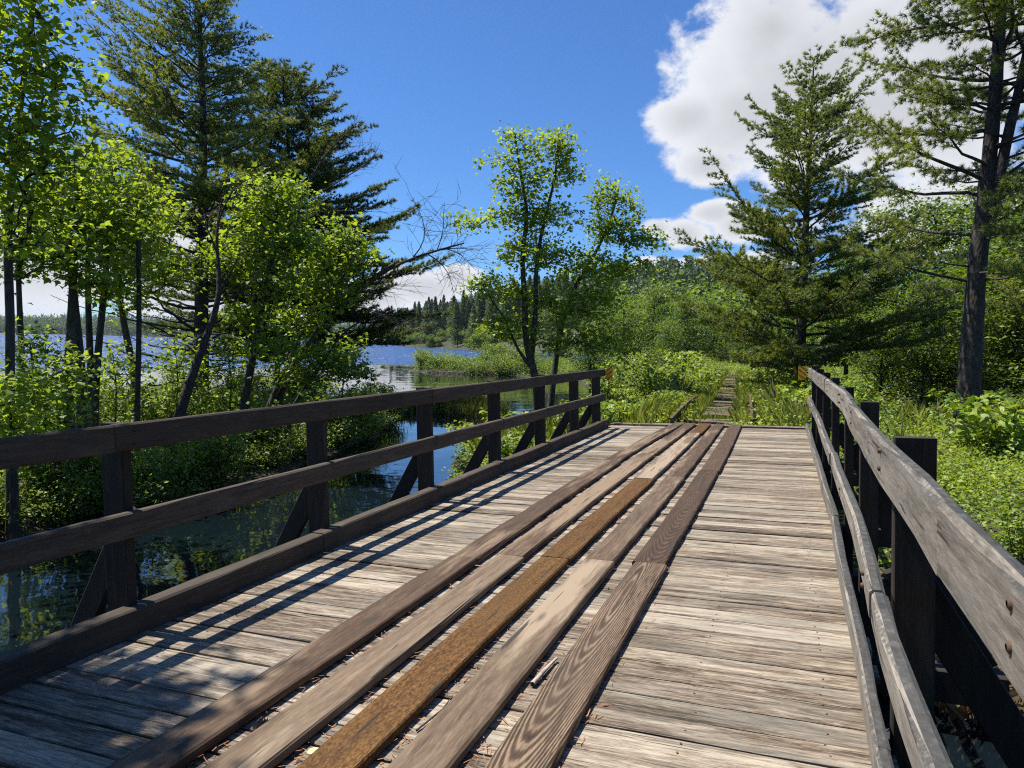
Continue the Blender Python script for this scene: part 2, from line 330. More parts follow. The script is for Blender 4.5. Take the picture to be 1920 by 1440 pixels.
def plain(name, col, rough=0.7, metal=0.0, nscale=20, var=0.35):
    mt, t, b, out = newmat(name); tcn = t.n('ShaderNodeTexCoord'); n = t.noise(tcn.outputs['Object'], nscale, 5, 0.6)
    t.put(b.inputs['Base Color'], t.mix(t.maprange(n, 0.35, 0.65), tuple(x * (1 - var) for x in col), tuple(min(1, x * (1 + var)) for x in col)))
    b.inputs['Roughness'].default_value = rough; b.inputs['Metallic'].default_value = metal; return mt
M['rust'] = plain('rusty_steel', (0.1, 0.058, 0.038), 0.8, 0.2)
M['yellow'] = plain('reflective_yellow', (0.8, 0.46, 0.02), 0.4, 0, 8, 0.1)
M['black'] = plain('black_stripe', (0.3, 0.14, 0.015), 0.5)
M['cone'] = plain('pine_cone_scale', (0.17, 0.13, 0.1), 0.9, 0, 60)
M['leaf_y'] = plain('pale_yellow_leaf', (0.62, 0.6, 0.25), 0.6, 0, 30, 0.15)
M['litter'] = plain('brown_needle_litter', (0.3, 0.13, 0.05), 0.8, 0, 9, 0.6)
M['boat'] = plain('aluminium_hull', (0.5, 0.52, 0.53), 0.4, 0.6)

# ------------------------------------------------------------------ terrain and water
YAW, BROLL, BPIT, BH = 0.3695, 0.0403, 0.0020, 1.567
def bridge_axes():
    d = np.array([math.sin(YAW) * math.cos(BPIT), math.cos(YAW) * math.cos(BPIT), math.sin(BPIT)])
    r0 = np.array([math.cos(YAW), -math.sin(YAW), 0]); u0 = np.cross(r0, d)
    return d, r0 * math.cos(BROLL) + u0 * math.sin(BROLL), u0 * math.cos(BROLL) - r0 * math.sin(BROLL)
BD, BR, BU = bridge_axes(); BO = CAM - BU * BH
def bpt(l, s, z): return BO + BR * l + BD * s + BU * z

LAND = [  # shoreline polygons, metres from the camera: x to the right, y ahead
    (0.55, 0.40, [(-70, 2), (-30, -1), (-11, 0.5), (-8.6, 3.5), (-9.0, 7.5), (-8.0, 10.6), (-6.6, 13.4), (-5.5, 16.0), (-5.0, 19.5), (-4.6, 23.5), (-4.7, 29), (-6.5, 33), (-12, 35.5), (-20, 34), (-34, 36), (-70, 40)]),
    (1.0, 0.34, [(-1.6, 18.2), (0.2, 14), (2.0, 11.2), (3.8, 8.6), (4.2, 7.0), (5.6, 5.8), (9, 4.2), (20, 1.5), (90, -6), (400, -6), (400, 300), (60, 260), (30, 190), (14, 140), (13, 96),
                 (6.5, 84), (-6, 82), (-10.5, 79), (-11, 75), (-9, 72), (0, 70), (5, 64), (6.0, 52), (5.2, 42), (3.4, 33), (2.6, 28), (2.0, 24.6), (0.4, 22.4), (-1.4, 20.4)]),
    (0.35, 0.3, [(-4.4, 33), (-2.2, 31.5), (-0.8, 32.5), (-1.4, 34.5), (-3.6, 35)]),
    (42, 0.30, [(400, 230), (60, 225), (22, 205), (2, 235), (-17, 282), (-36, 340), (-62, 410), (-105, 560), (-172, 720), (-240, 1000), (-300, 1500), (400, 1600)]),
    (75, 0.10, [(-4000, 1450), (-900, 1420), (-300, 1480), (400, 1500), (2500, 1700), (6000, 6000), (-6000, 6000)]),
    (3, 0.2, [(5, -1), (60, -6), (400, -6), (400, -300), (-400, -300), (-400, -8), (-20, -6), (-2, -5), (2, -4)]),
]
POND = [(11.5, 24.0), (16, 22.5), (24, 22), (40, 20), (60, 22), (60, 33), (40, 34), (24, 32), (16, 30.5), (12, 28)]
def sdf(x, y, poly):
    p = np.array(poly, float); q = np.roll(p, -1, 0)
    d2 = np.full(x.shape, 1e18); ins = np.zeros(x.shape, bool)
    for (ax, ay), (bx, by) in zip(p, q):
        ex, ey = bx - ax, by - ay; t = np.clip(((x - ax) * ex + (y - ay) * ey) / (ex * ex + ey * ey), 0, 1)
        d2 = np.minimum(d2, (x - ax - t * ex) ** 2 + (y - ay - t * ey) ** 2)
        c = (ay > y) != (by > y); xi = ax + (y - ay) / np.where(ey == 0, 1e-9, ey) * ex; ins ^= c & (x < xi)
    return np.sqrt(d2) * np.where(ins, 1, -1)
TRK_A = np.array([4.05, 14.1]); TRK_ANG = R(17.8); TRK_D = np.array([math.sin(TRK_ANG), math.cos(TRK_ANG)]); TRK_N = np.array([TRK_D[1], -TRK_D[0]])
TRK_Z = 1.47
def wob(x, y):
    return 0.5 * np.sin(x * 0.9 + 1.3 * np.sin(y * 0.7)) + 0.35 * np.sin(y * 1.7 + x * 0.6 + 2) + 0.2 * np.sin(x * 3.1 + y * 2.3)
def ground(x, y):
    x = np.asarray(x, float); y = np.asarray(y, float)
    h = np.full(x.shape, -2.0); best = np.full(x.shape, -1e9)
    wb = wob(x, y) * np.clip(np.hypot(x, y) / 60, 0.35, 6)
    for top, slope, poly in LAND:
        s = sdf(x, y, poly) + wb * 0.6
        best = np.maximum(best, s)
        h = np.maximum(h, np.where(s > 0, np.minimum(top * (1 - np.exp(-s * slope / top)), top), -2.0))
    h = np.where(best < 0, np.maximum(-2.0, best * 0.28), h)
    sp = sdf(x, y, POND) + wb * 0.3
    h = np.where(sp > -2.5, np.minimum(h, np.where(sp > 0, -sp * 0.25, -sp * 0.4)), h)
    a = (x - TRK_A[0]) * TRK_D[0] + (y - TRK_A[1]) * TRK_D[1]; dl = np.abs((x - TRK_A[0]) * TRK_N[0] + (y - TRK_A[1]) * TRK_N[1])
    crest = TRK_Z - 0.09 - np.maximum(0, dl - 1.6) * 0.33 - np.maximum(0, -0.6 - a) * 0.9
    h = np.where((a > -4) & (a < 130), np.maximum(h, crest), h)
    return h + np.where(h > 0.02, wob(x * 1.7, y * 1.7) * 0.05, 0)
def gz(x, y): return float(ground(np.array([x]), np.array([y]))[0])
def on_land(x, y): return ground(x, y) > 0.06

rad = np.concatenate([np.linspace(0.5, 40, 200), np.geomspace(40.4, 9000, 190)]); na = 420
ang = np.linspace(0, 2 * np.pi, na, endpoint=False)
gx = rad[:, None] * np.sin(ang)[None]; gy = rad[:, None] * np.cos(ang)[None]
gzv = ground(gx.ravel(), gy.ravel()).reshape(gx.shape)
V = np.stack([gx, gy, gzv], -1).reshape(-1, 3)
i = np.arange(len(rad) - 1)[:, None] * na; j = np.arange(na)[None]; j2 = (j + 1) % na
Fq = np.stack([i + j, i + na + j, i + na + j2, i + j2], -1).reshape(-1, 4)
o = link('ground', build_mesh('ground', [(V, Fq, 0.5, 0, True)]), M['soil']); tag(o, kind='structure')
wr = np.concatenate([[0.3], np.geomspace(3, 9000, 40)]); wx = wr[:, None] * np.sin(ang)[None]; wy = wr[:, None] * np.cos(ang)[None]
V = np.stack([wx, wy, np.full(wx.shape, WATER)], -1).reshape(-1, 3)
i = np.arange(len(wr) - 1)[:, None] * na
Fq = np.stack([i + j, i + na + j, i + na + j2, i + j2], -1).reshape(-1, 4)
o = link('water', build_mesh('water', [(V, Fq, 0.5, 0, True)]), M['water']); tag(o, kind='structure')

# ------------------------------------------------------------------ timber bridge
def beam(P, w, h, ch=0.008, right=None, upd=None, tint=0.5, rag=0.0):
    """chamfered timber along the polyline P; w across 'right', h along 'up'"""
    P = np.asarray(P, float); mm = len(P)
    T = np.gradient(P, axis=0) if mm > 2 else np.repeat((P[1] - P[0])[None], 2, 0)
    T = norm(T)
    if upd is None: upd = (0, 0, 1)
    Rv = norm(np.cross(T, np.broadcast_to(np.array(upd, float), T.shape))) if right is None else norm(np.broadcast_to(np.array(right, float), T.shape))
    Uv = norm(np.cross(Rv, T))
    a, b_ = w / 2, h / 2; c = ch
    sec = np.array([(-a + c, -b_), (a - c, -b_), (a, -b_ + c), (a, b_ - c), (a - c, b_), (-a + c, b_), (-a, b_ - c), (-a, -b_ + c)])
    S = np.broadcast_to(sec, (mm, 8, 2)).copy()
    if rag: S += RNG.normal(0, rag, S.shape)
    V = P[:, None] + S[..., :1] * Rv[:, None] + S[..., 1:] * Uv[:, None]
    i = np.arange(mm - 1)[:, None] * 8; j = np.arange(8)[None]; j2 = (j + 1) % 8
    Fq = np.stack([i + j, i + j2, i + 8 + j2, i + 8 + j], -1).reshape(-1, 4)
    V = V.reshape(-1, 3); n = len(V)
    caps = []
    for st in (0, (mm - 1) * 8):
        for q in ((0, 1, 2, 7), (7, 2, 3, 6), (6, 3, 4, 5)):
            f = [st + k for k in q]; caps.append(f if st else f[::-1])
    return (V, np.concatenate([Fq, np.array(caps)]), tint, 0, False)

bridge = bpy.data.objects.new('timber_bridge', None); COL.objects.link(bridge); bridge.empty_display_size = 0.5
bridge.matrix_world = Matrix(((BR[0], BD[0], BU[0], BO[0]), (BR[1], BD[1], BU[1], BO[1]), (BR[2], BD[2], BU[2], BO[2]), (0, 0, 0, 1)))
tag(bridge, 'weathered timber bridge with plank deck, five long runner boards and dark plank railings', 'bridge')
def bpart(name, chunks, mat, parent=None, label=None):
    o = link(name, build_mesh(name, chunks), mat, parent or bridge)
    if label: o['label'] = label
    return o
rn = random.Random(5)
LL, LR = -3.42, 0.32
ch = []; s = -5.0
while s < 14.62:
    wdt = rn.uniform(0.148, 0.192)
    if s + wdt > 14.66: wdt = 14.66 - s
    tt = rn.random(); zt = rn.gauss(0, 0.0022); tl = rn.gauss(0, 0.0016)
    l0, l1 = LL - rn.uniform(0.05, 0.12), LR + rn.uniform(0.02, 0.09)
    gap = rn.choice([0.007, 0.009, 0.011, 0.013, 0.018])
    # some courses are two shorter planks butted over a stringer
    cuts = [(l0, l1)] if rn.random() < 0.8 else [(l0, -1.35 - 0.003), (-1.35 + 0.003, l1)]
    for (a, b_) in cuts:
        nseg = 9; xs = np.linspace(a, b_, nseg)
        P = np.stack([xs, np.full(nseg, s + wdt / 2) + np.array([rn.gauss(0, 0.0012) for _ in xs]), -0.025 + zt + tl * np.sin(xs * 1.3 + s * 9) + np.array([rn.gauss(0, 0.0008) for _ in xs])], 1)
        ch.append(beam(P, wdt - gap, 0.05, 0.005, right=(0, -1, 0), tint=rn.random(), rag=0.0006))
    s += wdt
# paired nail heads over every stringer
nh = []
for l in (-3.1, -2.2, -1.3, -0.4, 0.15):
    sq = -4.95
    while sq < 14.6:
        for dq in (0.035, 0.115):
            c_ = np.array([l + rn.gauss(0, 0.012), sq + dq + rn.gauss(0, 0.006), 0.0035]); a_ = np.arange(6) / 6 * 6.283
            nh.append(np.stack([c_[0] + 0.0055 * np.cos(a_), c_[1] + 0.0055 * np.sin(a_), np.full(6, c_[2])], 1))
        sq += 0.17
ch.append((np.array(nh), None, 0.5, 1, False))
dk = bpart('deck', ch, M['deck']); dk.data.materials.append(M['rust'])
bpart('end_plank', [beam([(-3.5, 14.78, 0.004), (-1.5, 14.76, 0.012), (0.36, 14.79, 0.0)], 0.2, 0.06, 0.006, right=(0, -1, 0), tint=0.3)], M['deck'], label='raised pale plank across the far end of the deck')
# timbers carrying the deck
for l in (-3.1, -2.2, -1.3, -0.4, 0.15):
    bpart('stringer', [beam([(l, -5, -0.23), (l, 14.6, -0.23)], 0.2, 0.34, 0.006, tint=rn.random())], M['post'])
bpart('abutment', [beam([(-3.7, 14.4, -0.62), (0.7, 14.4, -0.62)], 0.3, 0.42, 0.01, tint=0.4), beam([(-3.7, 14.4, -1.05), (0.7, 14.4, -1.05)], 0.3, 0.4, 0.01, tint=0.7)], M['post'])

# runner boards: five lines, each of several boards laid end to end
def lerp(a, b, t): return a + (b - a) * t
lines = [(-2.258, [(-5, 4.72, 'runner'), (4.73, 9.6, 'runner'), (9.61, 15.02, 'runner')], 0.215, 0.17),
         (-1.925, [(-5, 4.86, 'runner_pale'), (4.87, 10.4, 'runner'), (10.41, 14.86, 'runner')], 0.215, 0.06),
         (-1.592, [(-5, 4.92, 'runner_rust'), (4.925, 8.3, 'runner_rust'), (8.31, 13.1, 'runner_pale'), (13.11, 14.9, 'runner_rust')], 0.225, 0.03),
         (-1.262, [(-5, 4.95, 'runner_pale'), (4.955, 8.55, 'runner_pale'), (8.56, 14.8, 'runner')], 0.22, -0.02),
         (-0.925, [(-5, 5.0, 'runner_grain'), (5.005, 9.1, 'runner_dark'), (9.11, 14.82, 'runner_dark')], 0.225, -0.06)]
rlab = {'runner_rust': 'rusty orange worn runner board', 'runner_pale': 'pale worn runner board', 'runner_grain': 'runner board with bold banded grain', 'runner_dark': 'dark brown runner board'}
for l, segs, wd, far in lines:
    for (a, b_, mk) in segs:
        nseg = 14; ss = np.linspace(a, b_, nseg); j0 = rn.gauss(0, 0.006)
        lx = l + j0 + far * np.clip((ss - 10) / 5, 0, 1) ** 2 + 0.012 * np.sin(ss * 0.6 + l * 3)
        th = 0.048 + rn.uniform(-0.004, 0.004)
        P = np.stack([lx, ss, np.full(nseg, th / 2 + 0.007) + np.array([rn.gauss(0, 0.0015) for _ in ss])], 1)
        bpart('runner_board', [beam(P, wd + rn.uniform(-0.008, 0.008), th, 0.009, tint=rn.random(), rag=0.0015)], M[mk], label=rlab.get(mk))

# railings
def rail(name, side, pts_s, pts_l, pts_z, w, h, mat, cuts, label=None, ch=0.01):
    for a, b_ in zip(cuts[:-1], cuts[1:]):
        ss = np.linspace(a + 0.004, b_ - 0.004, max(5, int((b_ - a) / 0.35)))
        l = np.interp(ss, pts_s, pts_l) + rn.gauss(0, 0.004); z = np.interp(ss, pts_s, pts_z) + rn.gauss(0, 0.003)
        P = np.stack([l + 0.004 * np.sin(ss * 2.1), ss, z], 1)
        bpart(name, [beam(P, w, h, ch, tint=rn.random(), rag=0.0018)], mat, label=label)
SS = [2.93 + 1.86 * k for k in range(-4, 6)] + [13.80]; SR = [3.14 + 1.83 * k for k in range(-4, 6)] + [13.9]
SL = LL - 0.02
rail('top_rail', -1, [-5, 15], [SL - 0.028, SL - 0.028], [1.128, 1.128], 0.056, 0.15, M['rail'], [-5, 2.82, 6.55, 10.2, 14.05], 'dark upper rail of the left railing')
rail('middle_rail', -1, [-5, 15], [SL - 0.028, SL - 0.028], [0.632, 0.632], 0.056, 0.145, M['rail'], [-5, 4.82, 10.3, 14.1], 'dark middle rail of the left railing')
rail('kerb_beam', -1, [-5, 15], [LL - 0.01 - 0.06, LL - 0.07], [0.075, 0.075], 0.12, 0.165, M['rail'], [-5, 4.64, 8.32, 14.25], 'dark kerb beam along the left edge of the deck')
# right side sways a little
RS = [-5, 1.4, 1.84, 2.3, 3.1, 3.8, 5.4, 6.5, 9.5, 13.9, 15]
RLt = [0.33, 0.331, 0.331, 0.343, 0.336, 0.343, 0.385, 0.412, 0.40, 0.345, 0.345]
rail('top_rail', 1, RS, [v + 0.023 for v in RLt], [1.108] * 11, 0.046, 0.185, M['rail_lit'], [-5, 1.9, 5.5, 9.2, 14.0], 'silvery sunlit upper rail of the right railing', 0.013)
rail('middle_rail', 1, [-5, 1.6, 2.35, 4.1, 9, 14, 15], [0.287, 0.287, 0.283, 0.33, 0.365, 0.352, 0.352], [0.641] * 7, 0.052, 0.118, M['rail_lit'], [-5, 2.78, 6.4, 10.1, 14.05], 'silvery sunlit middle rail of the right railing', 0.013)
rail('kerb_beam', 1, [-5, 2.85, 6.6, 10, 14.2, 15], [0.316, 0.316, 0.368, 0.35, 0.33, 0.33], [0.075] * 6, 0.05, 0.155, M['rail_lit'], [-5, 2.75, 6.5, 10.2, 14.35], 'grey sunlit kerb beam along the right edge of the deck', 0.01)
for side in (-1, 1):
    for k, s in enumerate(SS if side < 0 else SR):
        if side < 0: l0, l1 = SL - 0.058, SL - 0.058 - 0.165
        else:
            l0 = np.interp(s, RS, RLt) + 0.048; l1 = 0.53
        lc = (l0 + l1) / 2; sg = s + rn.gauss(0, 0.01)
        ztop = (1.2 if side < 0 else 1.222) + rn.gauss(0, 0.006)
        lean = 0.0
        # bolt heads where the rails are fixed to the post
        bl_ = SL if side < 0 else np.interp(s, RS, RLt) ; bm_ = SL if side < 0 else np.interp(s, [-5, 1.6, 2.35, 4.1, 9, 14, 15], [0.261, 0.261, 0.257, 0.304, 0.339, 0.326, 0.326])
        bolts = [tubes([[(bx_ + side * 0.01, sg + ds, zb_), (bx_ - side * 0.004, sg + ds, zb_), (bx_ - side * 0.007, sg + ds, zb_)]], [[0.011, 0.011, 0.006]], 7, 0.5, 1) for bx_, zb_ in ((bl_, 1.155), (bl_, 1.085), (bm_, 0.66), (bm_, 0.61)) for ds in (0.0,)]
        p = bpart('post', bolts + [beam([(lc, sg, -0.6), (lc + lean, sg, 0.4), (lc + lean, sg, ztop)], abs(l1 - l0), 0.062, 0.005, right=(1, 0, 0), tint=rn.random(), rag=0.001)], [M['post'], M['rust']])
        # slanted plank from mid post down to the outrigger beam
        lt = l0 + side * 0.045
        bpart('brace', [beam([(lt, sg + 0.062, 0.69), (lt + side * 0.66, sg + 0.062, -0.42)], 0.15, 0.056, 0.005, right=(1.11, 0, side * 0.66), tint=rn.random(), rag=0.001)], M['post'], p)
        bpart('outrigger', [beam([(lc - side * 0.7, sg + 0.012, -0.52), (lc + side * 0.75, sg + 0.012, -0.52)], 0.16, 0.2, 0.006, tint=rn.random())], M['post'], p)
# striped reflector plates at the far ends, facing the road
for side, l in ((-1, SL - 0.005), (1, 0.30)):
    pm = []
    w_, h_ = 0.13, 0.25; nstr = 5
    cx_, cz_ = l + side * (-0.06 if side > 0 else -0.09), 1.10
    V = np.array([[(cx_ - w_ / 2, 14.035, cz_ - h_ / 2), (cx_ + w_ / 2, 14.035, cz_ - h_ / 2), (cx_ + w_ / 2, 14.035, cz_ + h_ / 2), (cx_ - w_ / 2, 14.035, cz_ + h_ / 2)]])
    pl = bpart('reflector', [beam([(cx_, 14.035, cz_ - h_ / 2), (cx_, 14.035, cz_ + h_ / 2)], w_, 0.006, 0.001, right=(1, 0, 0))], M['yellow'], label='yellow and black striped reflector plate')
    for q in range(3):
        zc = cz_ - h_ / 2 + 0.05 + q * 0.09; dz = 0.05 * (-side)
        a = (cx_ - w_ / 2 + 0.004, zc - dz); b_ = (cx_ + w_ / 2 - 0.004, zc + dz)
        V = np.array([[(a[0], 14.0295, a[1] - 0.018), (b_[0], 14.0295, b_[1] - 0.018), (b_[0], 14.0295, b_[1] + 0.018), (a[0], 14.0295, a[1] + 0.018)]])
        pm.append((V, None, 0.5, 0, False))
    bpart('stripes', pm, M['black'], pl)

# ------------------------------------------------------------------ small things lying on the deck
def pinecone(name, loc, rot, label):
    P = []; n = 70
    for k in range(n):
        u = k / n; r = 0.018 * math.sin(math.pi * (0.12 + 0.83 * u)) ; a = k * 2.39996; x = (u - 0.5) * 0.075
        c = np.array([x, r * math.cos(a), r * math.sin(a)]); rad_ = np.array([0.25, math.cos(a), math.sin(a)]); rad_ /= np.linalg.norm(rad_); tg = np.array([0, -math.sin(a), math.cos(a)])
        P.append([c - tg * 0.006, c - rad_ * 0.004 + np.array([-0.006, 0, 0]), c + tg * 0.006, c + rad_ * 0.012])
    core = tubes([[(-0.037, 0, 0), (-0.015, 0, 0), (0.012, 0, 0), (0.037, 0, 0)]], [[0.006, 0.014, 0.013, 0.004]], 8)
    o = link(name, build_mesh(name, [(np.array(P), None, 0.5, 0, False), core]), M['cone']); o.location = loc; o.rotation_euler = rot
    return tag(o, label, 'pine cone')
bx = bpt(-2.06, 2.33, 0.02); pinecone('pine_cone', bx, (0.3, 0.1, 0.9), 'grey pine cone lying between the two leftmost runner boards')
def deck_twig(name, pts, r, mat, label, cat):
    pr = np.array([[bpt(*p) for p in pts]]); o_ = pr[0, 0].copy(); pr -= o_
    extra = []
    o = link(name, build_mesh(name, [tubes(pr, np.linspace(r, r * 0.5, len(pts))[None], 5)]), mat); o.location = o_
    return tag(o, label, cat)
q = deck_twig('twig', [(-0.02, 1.87, 0.014), (0.06, 1.80, 0.01), (0.11, 1.81, 0.012), (0.2, 1.74, 0.01)], 0.006, M['bark_dead'], 'thin forked twig on the deck beside the right kerb', 'twig')
deck_twig('twig', [(-1.43, 2.52, 0.012), (-1.4, 2.7, 0.02), (-1.42, 2.84, 0.012)], 0.005, M['bark_dead'], 'curved twig beside the rusty orange runner board', 'twig')
deck_twig('wood_splinter', [(-1.11, 3.05, 0.018), (-1.1, 3.2, 0.022), (-1.09, 3.36, 0.016)], 0.014, M['bark_pale'], 'grey wood splinter wedged between pale and banded runner boards', 'splinter')
Vl = np.array([[(0, 0, 0), (0.012, 0.016, 0.004), (0.03, 0.02, 0.006), (0.045, 0.008, 0.012), (0.05, 0, 0.01), (0.042, -0.012, 0.008), (0.028, -0.02, 0.004), (0.01, -0.014, 0.006)]])
o = link('fallen_leaf', build_mesh('fallen_leaf', [(Vl, None, 0.5, 0, False)]), M['leaf_y']); o.location = bpt(-1.75, 2.22, 0.018); o.rotation_euler = (0.15, 0.1, 0.4)
tag(o, 'pale yellow fallen leaf on the deck beside the rusty runner', 'leaf')
# brown needles gathered along the runners
nb = []
for k in range(750):
    gapi = rn.choice([-2.13, -1.8, -1.46, -1.13, -0.79]); s = rn.choice([rn.uniform(1.2, 3.4), rn.uniform(1.2, 8), rn.gauss(1.9, 0.25)])
    l = gapi + rn.gauss(0.0, 0.035); a = rn.uniform(0, 6.28); le = rn.uniform(0.02, 0.06); wd = 0.0012 + 0.0012 * rn.random(); z = 0.004 + rn.random() * 0.018
    c0 = np.array((l, s, z)); dv = np.array((math.cos(a), math.sin(a), rn.gauss(0, 0.15))); sd = np.array((-math.sin(a), math.cos(a), 0)) * wd
    nb.append([bpt(*(c0 - dv * le / 2 - sd)), bpt(*(c0 - dv * le / 2 + sd)), bpt(*(c0 + dv * le / 2 + sd)), bpt(*(c0 + dv * le / 2 - sd))])
o = link('needle_litter', build_mesh('needle_litter', [(np.array(nb), None, RNG.random(len(nb)), 0, False)]), M['litter'])
tag(o, 'brown pine needles gathered along the runner boards', kind='stuff')

# ------------------------------------------------------------------ abandoned track beyond the bridge
def trk(a, d, z=0.0): 
    p = TRK_A + TRK_D * a + TRK_N * d; return np.array([p[0], p[1], TRK_Z + z])
tie_me = []
for v in range(4):
    x = np.linspace(-1.2, 1.2, 8); P = np.stack([x, RNG.normal(0, 0.006, 8), RNG.normal(0, 0.006, 8)], 1)
    tie_me.append(build_mesh('sleeper', [beam(P, 0.2, 0.14, 0.018, right=(0, -1, 0), tint=RNG.random(), rag=0.006)]))
for k in range(62):
    if k > 3 and rn.random() < 0.12: continue
    a = 0.75 + k * 0.56 + rn.gauss(0, 0.05); c = trk(a, rn.gauss(0.05, 0.09), rn.gauss(-0.05, 0.022))
    o = link('sleeper', tie_me[k % 4], M['tie'], None, c); o.rotation_euler = (rn.gauss(0, 0.05), rn.gauss(0, 0.02), -TRK_ANG + rn.gauss(0, 0.05)); o.scale = (rn.uniform(0.8, 1.0), rn.uniform(0.8, 1.1), 1)
    tag(o, 'weathered grey wooden sleeper in the overgrown track bed beyond the bridge', 'railway sleeper', 'sleepers of the overgrown track')
def steel_rail(pts, label):
    P = np.array(pts)
    chs = [beam(P + np.array([0, 0, 0.0]), 0.10, 0.014, 0.003, tint=.4), beam(P + np.array([0, 0, 0.055]), 0.018, 0.1, 0.002, tint=.5), beam(P + np.array([0, 0, 0.115]), 0.06, 0.03, 0.006, tint=.6)]
    o0 = P[0].copy(); chs = [(c[0] - o0, c[1], c[2], 0, False) for c in chs]
    o = link('steel_rail', build_mesh('steel_rail', chs), M['rust']); o.location = o0
    tag(o, label, 'rail')
steel_rail([trk(0.55, -0.9, 0.1), trk(2.5, -0.86, 0.16), trk(5, -0.8, 0.2), trk(8, -0.78, 0.12), trk(14, -0.75, 0.02)], 'rusty steel rail leading from the leftmost runner board into the weeds')
steel_rail([trk(1.2, 0.74, 0.1), trk(4, 0.75, 0.18), trk(7, 0.76, 0.22), trk(11, 0.75, 0.06), trk(16, 0.75, 0.03)], 'rusty steel rail at the right of the sleepers behind a weed')
# ------------------------------------------------------------------ foliage
def rand_unit(n): return norm(RNG.normal(size=(n, 3)))
LOBED = np.array([(0, 0), (0.12, 0.30), (0.42, 0.48), (0.52, 0.22), (1.0, 0.0), (0.52, -0.22), (0.42, -0.48), (0.12, -0.30)])
KITE = np.array([(0, 0), (0.45, 0.36), (1.0, 0.0), (0.45, -0.36)])
def leaves(C, size, tmpl, outward=None, droop=0.35, flat=1.0, tint=None):
    """leaf blades at points C; each lies roughly level, tipped outward and down"""
    n = len(C); s = size * RNG.uniform(0.45, 1.35, n)
    Nn = norm(np.array([0, 0, flat]) + RNG.normal(0, 0.55, (n, 3)))
    A = RNG.normal(size=(n, 3)) * np.array([1, 1, 0.5])
    if outward is not None: A = A + outward * 0.8
    A = A - np.array([0, 0, droop]); A = A - Nn * (A * Nn).sum(1, keepdims=True); A = norm(A); B = np.cross(Nn, A)
    u = tmpl[:, 0]; v = tmpl[:, 1]
    bend = -0.22 * u * u + 0.16 * np.abs(v)
    V = C[:, None] + s[:, None, None] * (u[None, :, None] * A[:, None] + v[None, :, None] * B[:, None] + bend[None, :, None] * Nn[:, None])
    if tint is None: tint = RNG.random(n)
    return (V, None, tint, 0, False)

def resample(P, step):
    P = np.asarray(P, float); d = np.concatenate([[0], np.cumsum(np.linalg.norm(np.diff(P, axis=0), axis=1))])
    n = max(3, int(d[-1] / step) + 1); q = np.linspace(0, d[-1], n)
    # smooth the corners a little
    out = np.stack([np.interp(q, d, P[:, k]) for k in range(3)], 1)
    for _ in range(2): out[1:-1] = 0.25 * out[:-2] + 0.5 * out[1:-1] + 0.25 * out[2:]
    return out
def blob_points(blobs, n):
    """n points spread through ellipsoids (centre, radii)"""
    vol = np.array([b[1][0] * b[1][1] * b[1][2] for b in blobs]) ** 0.75; vol = vol / vol.sum()
    k = RNG.choice(len(blobs), n, p=vol)
    c = np.array([b[0] for b in blobs])[k]; r = np.array([b[1] for b in blobs])[k]
    return c + rand_unit(n) * (RNG.random((n, 1)) ** 0.42) * r
def grow(trunks, r_base, attract, arch=0.12, tip=0.006, power=0.5):
    """branches from the trunk polylines out to every attraction point"""
    N = []; Par = []
    chunks = []
    for T in trunks:
        T = resample(T, 0.3); base = len(N)
        for k, p in enumerate(T): N.append(p); Par.append(base + k - 1 if k else -1)
    tn = len(N); N = list(N)
    arr = np.zeros((tn + len(attract) * 4, 3)); arr[:tn] = N; cnt = tn
    d0 = np.array([np.min(np.linalg.norm(arr[:tn] - a, axis=1)) for a in attract]); order = np.argsort(d0)
    seg = []; par = list(Par)
    for q in order:
        a = attract[q]; v = a - arr[:cnt]; d = np.linalg.norm(v, axis=1)
        cost = d * (1 + 0.9 * np.clip((-v[:, 2] / np.maximum(d, 1e-6)) + 0.15, 0, 1.2)) + 0.02 * d * d
        p = int(np.argmin(cost)); P0 = arr[p]; L = d[p]
        ctrl = P0 + (a - P0) * 0.5 + np.array([0, 0, arch * L]) + RNG.normal(0, 0.07 * L, 3)
        ids = [p]
        for tt in (0.25, 0.5, 0.75, 1.0):
            arr[cnt] = (1 - tt) ** 2 * P0 + 2 * tt * (1 - tt) * ctrl + tt * tt * a; par.append(ids[-1]); ids.append(cnt); cnt += 1
        seg.append(ids)
    w = np.zeros(cnt)
    for s in seg: w[s[-1]] += 1
    for k in range(cnt - 1, -1, -1):
        if par[k] >= 0: w[par[k]] += w[k]
    rr = tip * np.maximum(w, 1) ** power
    segs = np.array(seg); P = arr[segs]; Rd = rr[segs]; Rd[:, 0] = np.minimum(Rd[:, 0], Rd[:, 1] * 1.25)
    if len(segs):
        big = Rd[:, 1] > 0.02
        if big.any(): chunks.append(tubes(P[big], Rd[big], 6))
        if (~big).any(): chunks.append(tubes(P[~big], Rd[~big], 4))
    tip_dir = norm(arr[segs[:, -1]] - arr[segs[:, -3]]) if len(segs) else np.zeros((0, 3))
    return chunks, arr[segs[:, -1]] if len(segs) else np.zeros((0, 3)), tip_dir, P
def trunk_tube(T, r0, r1, sides=10, flare=1.35):
    T = resample(T, 0.35); n = len(T); u = np.linspace(0, 1, n)
    r = r0 + (r1 - r0) * u ** 0.85; r = r * (1 + (flare - 1) * np.exp(-u * n * 0.35 / 0.5))
    r = r * (1 + RNG.normal(0, 0.025, n))
    return tubes(T[None], r[None], sides)

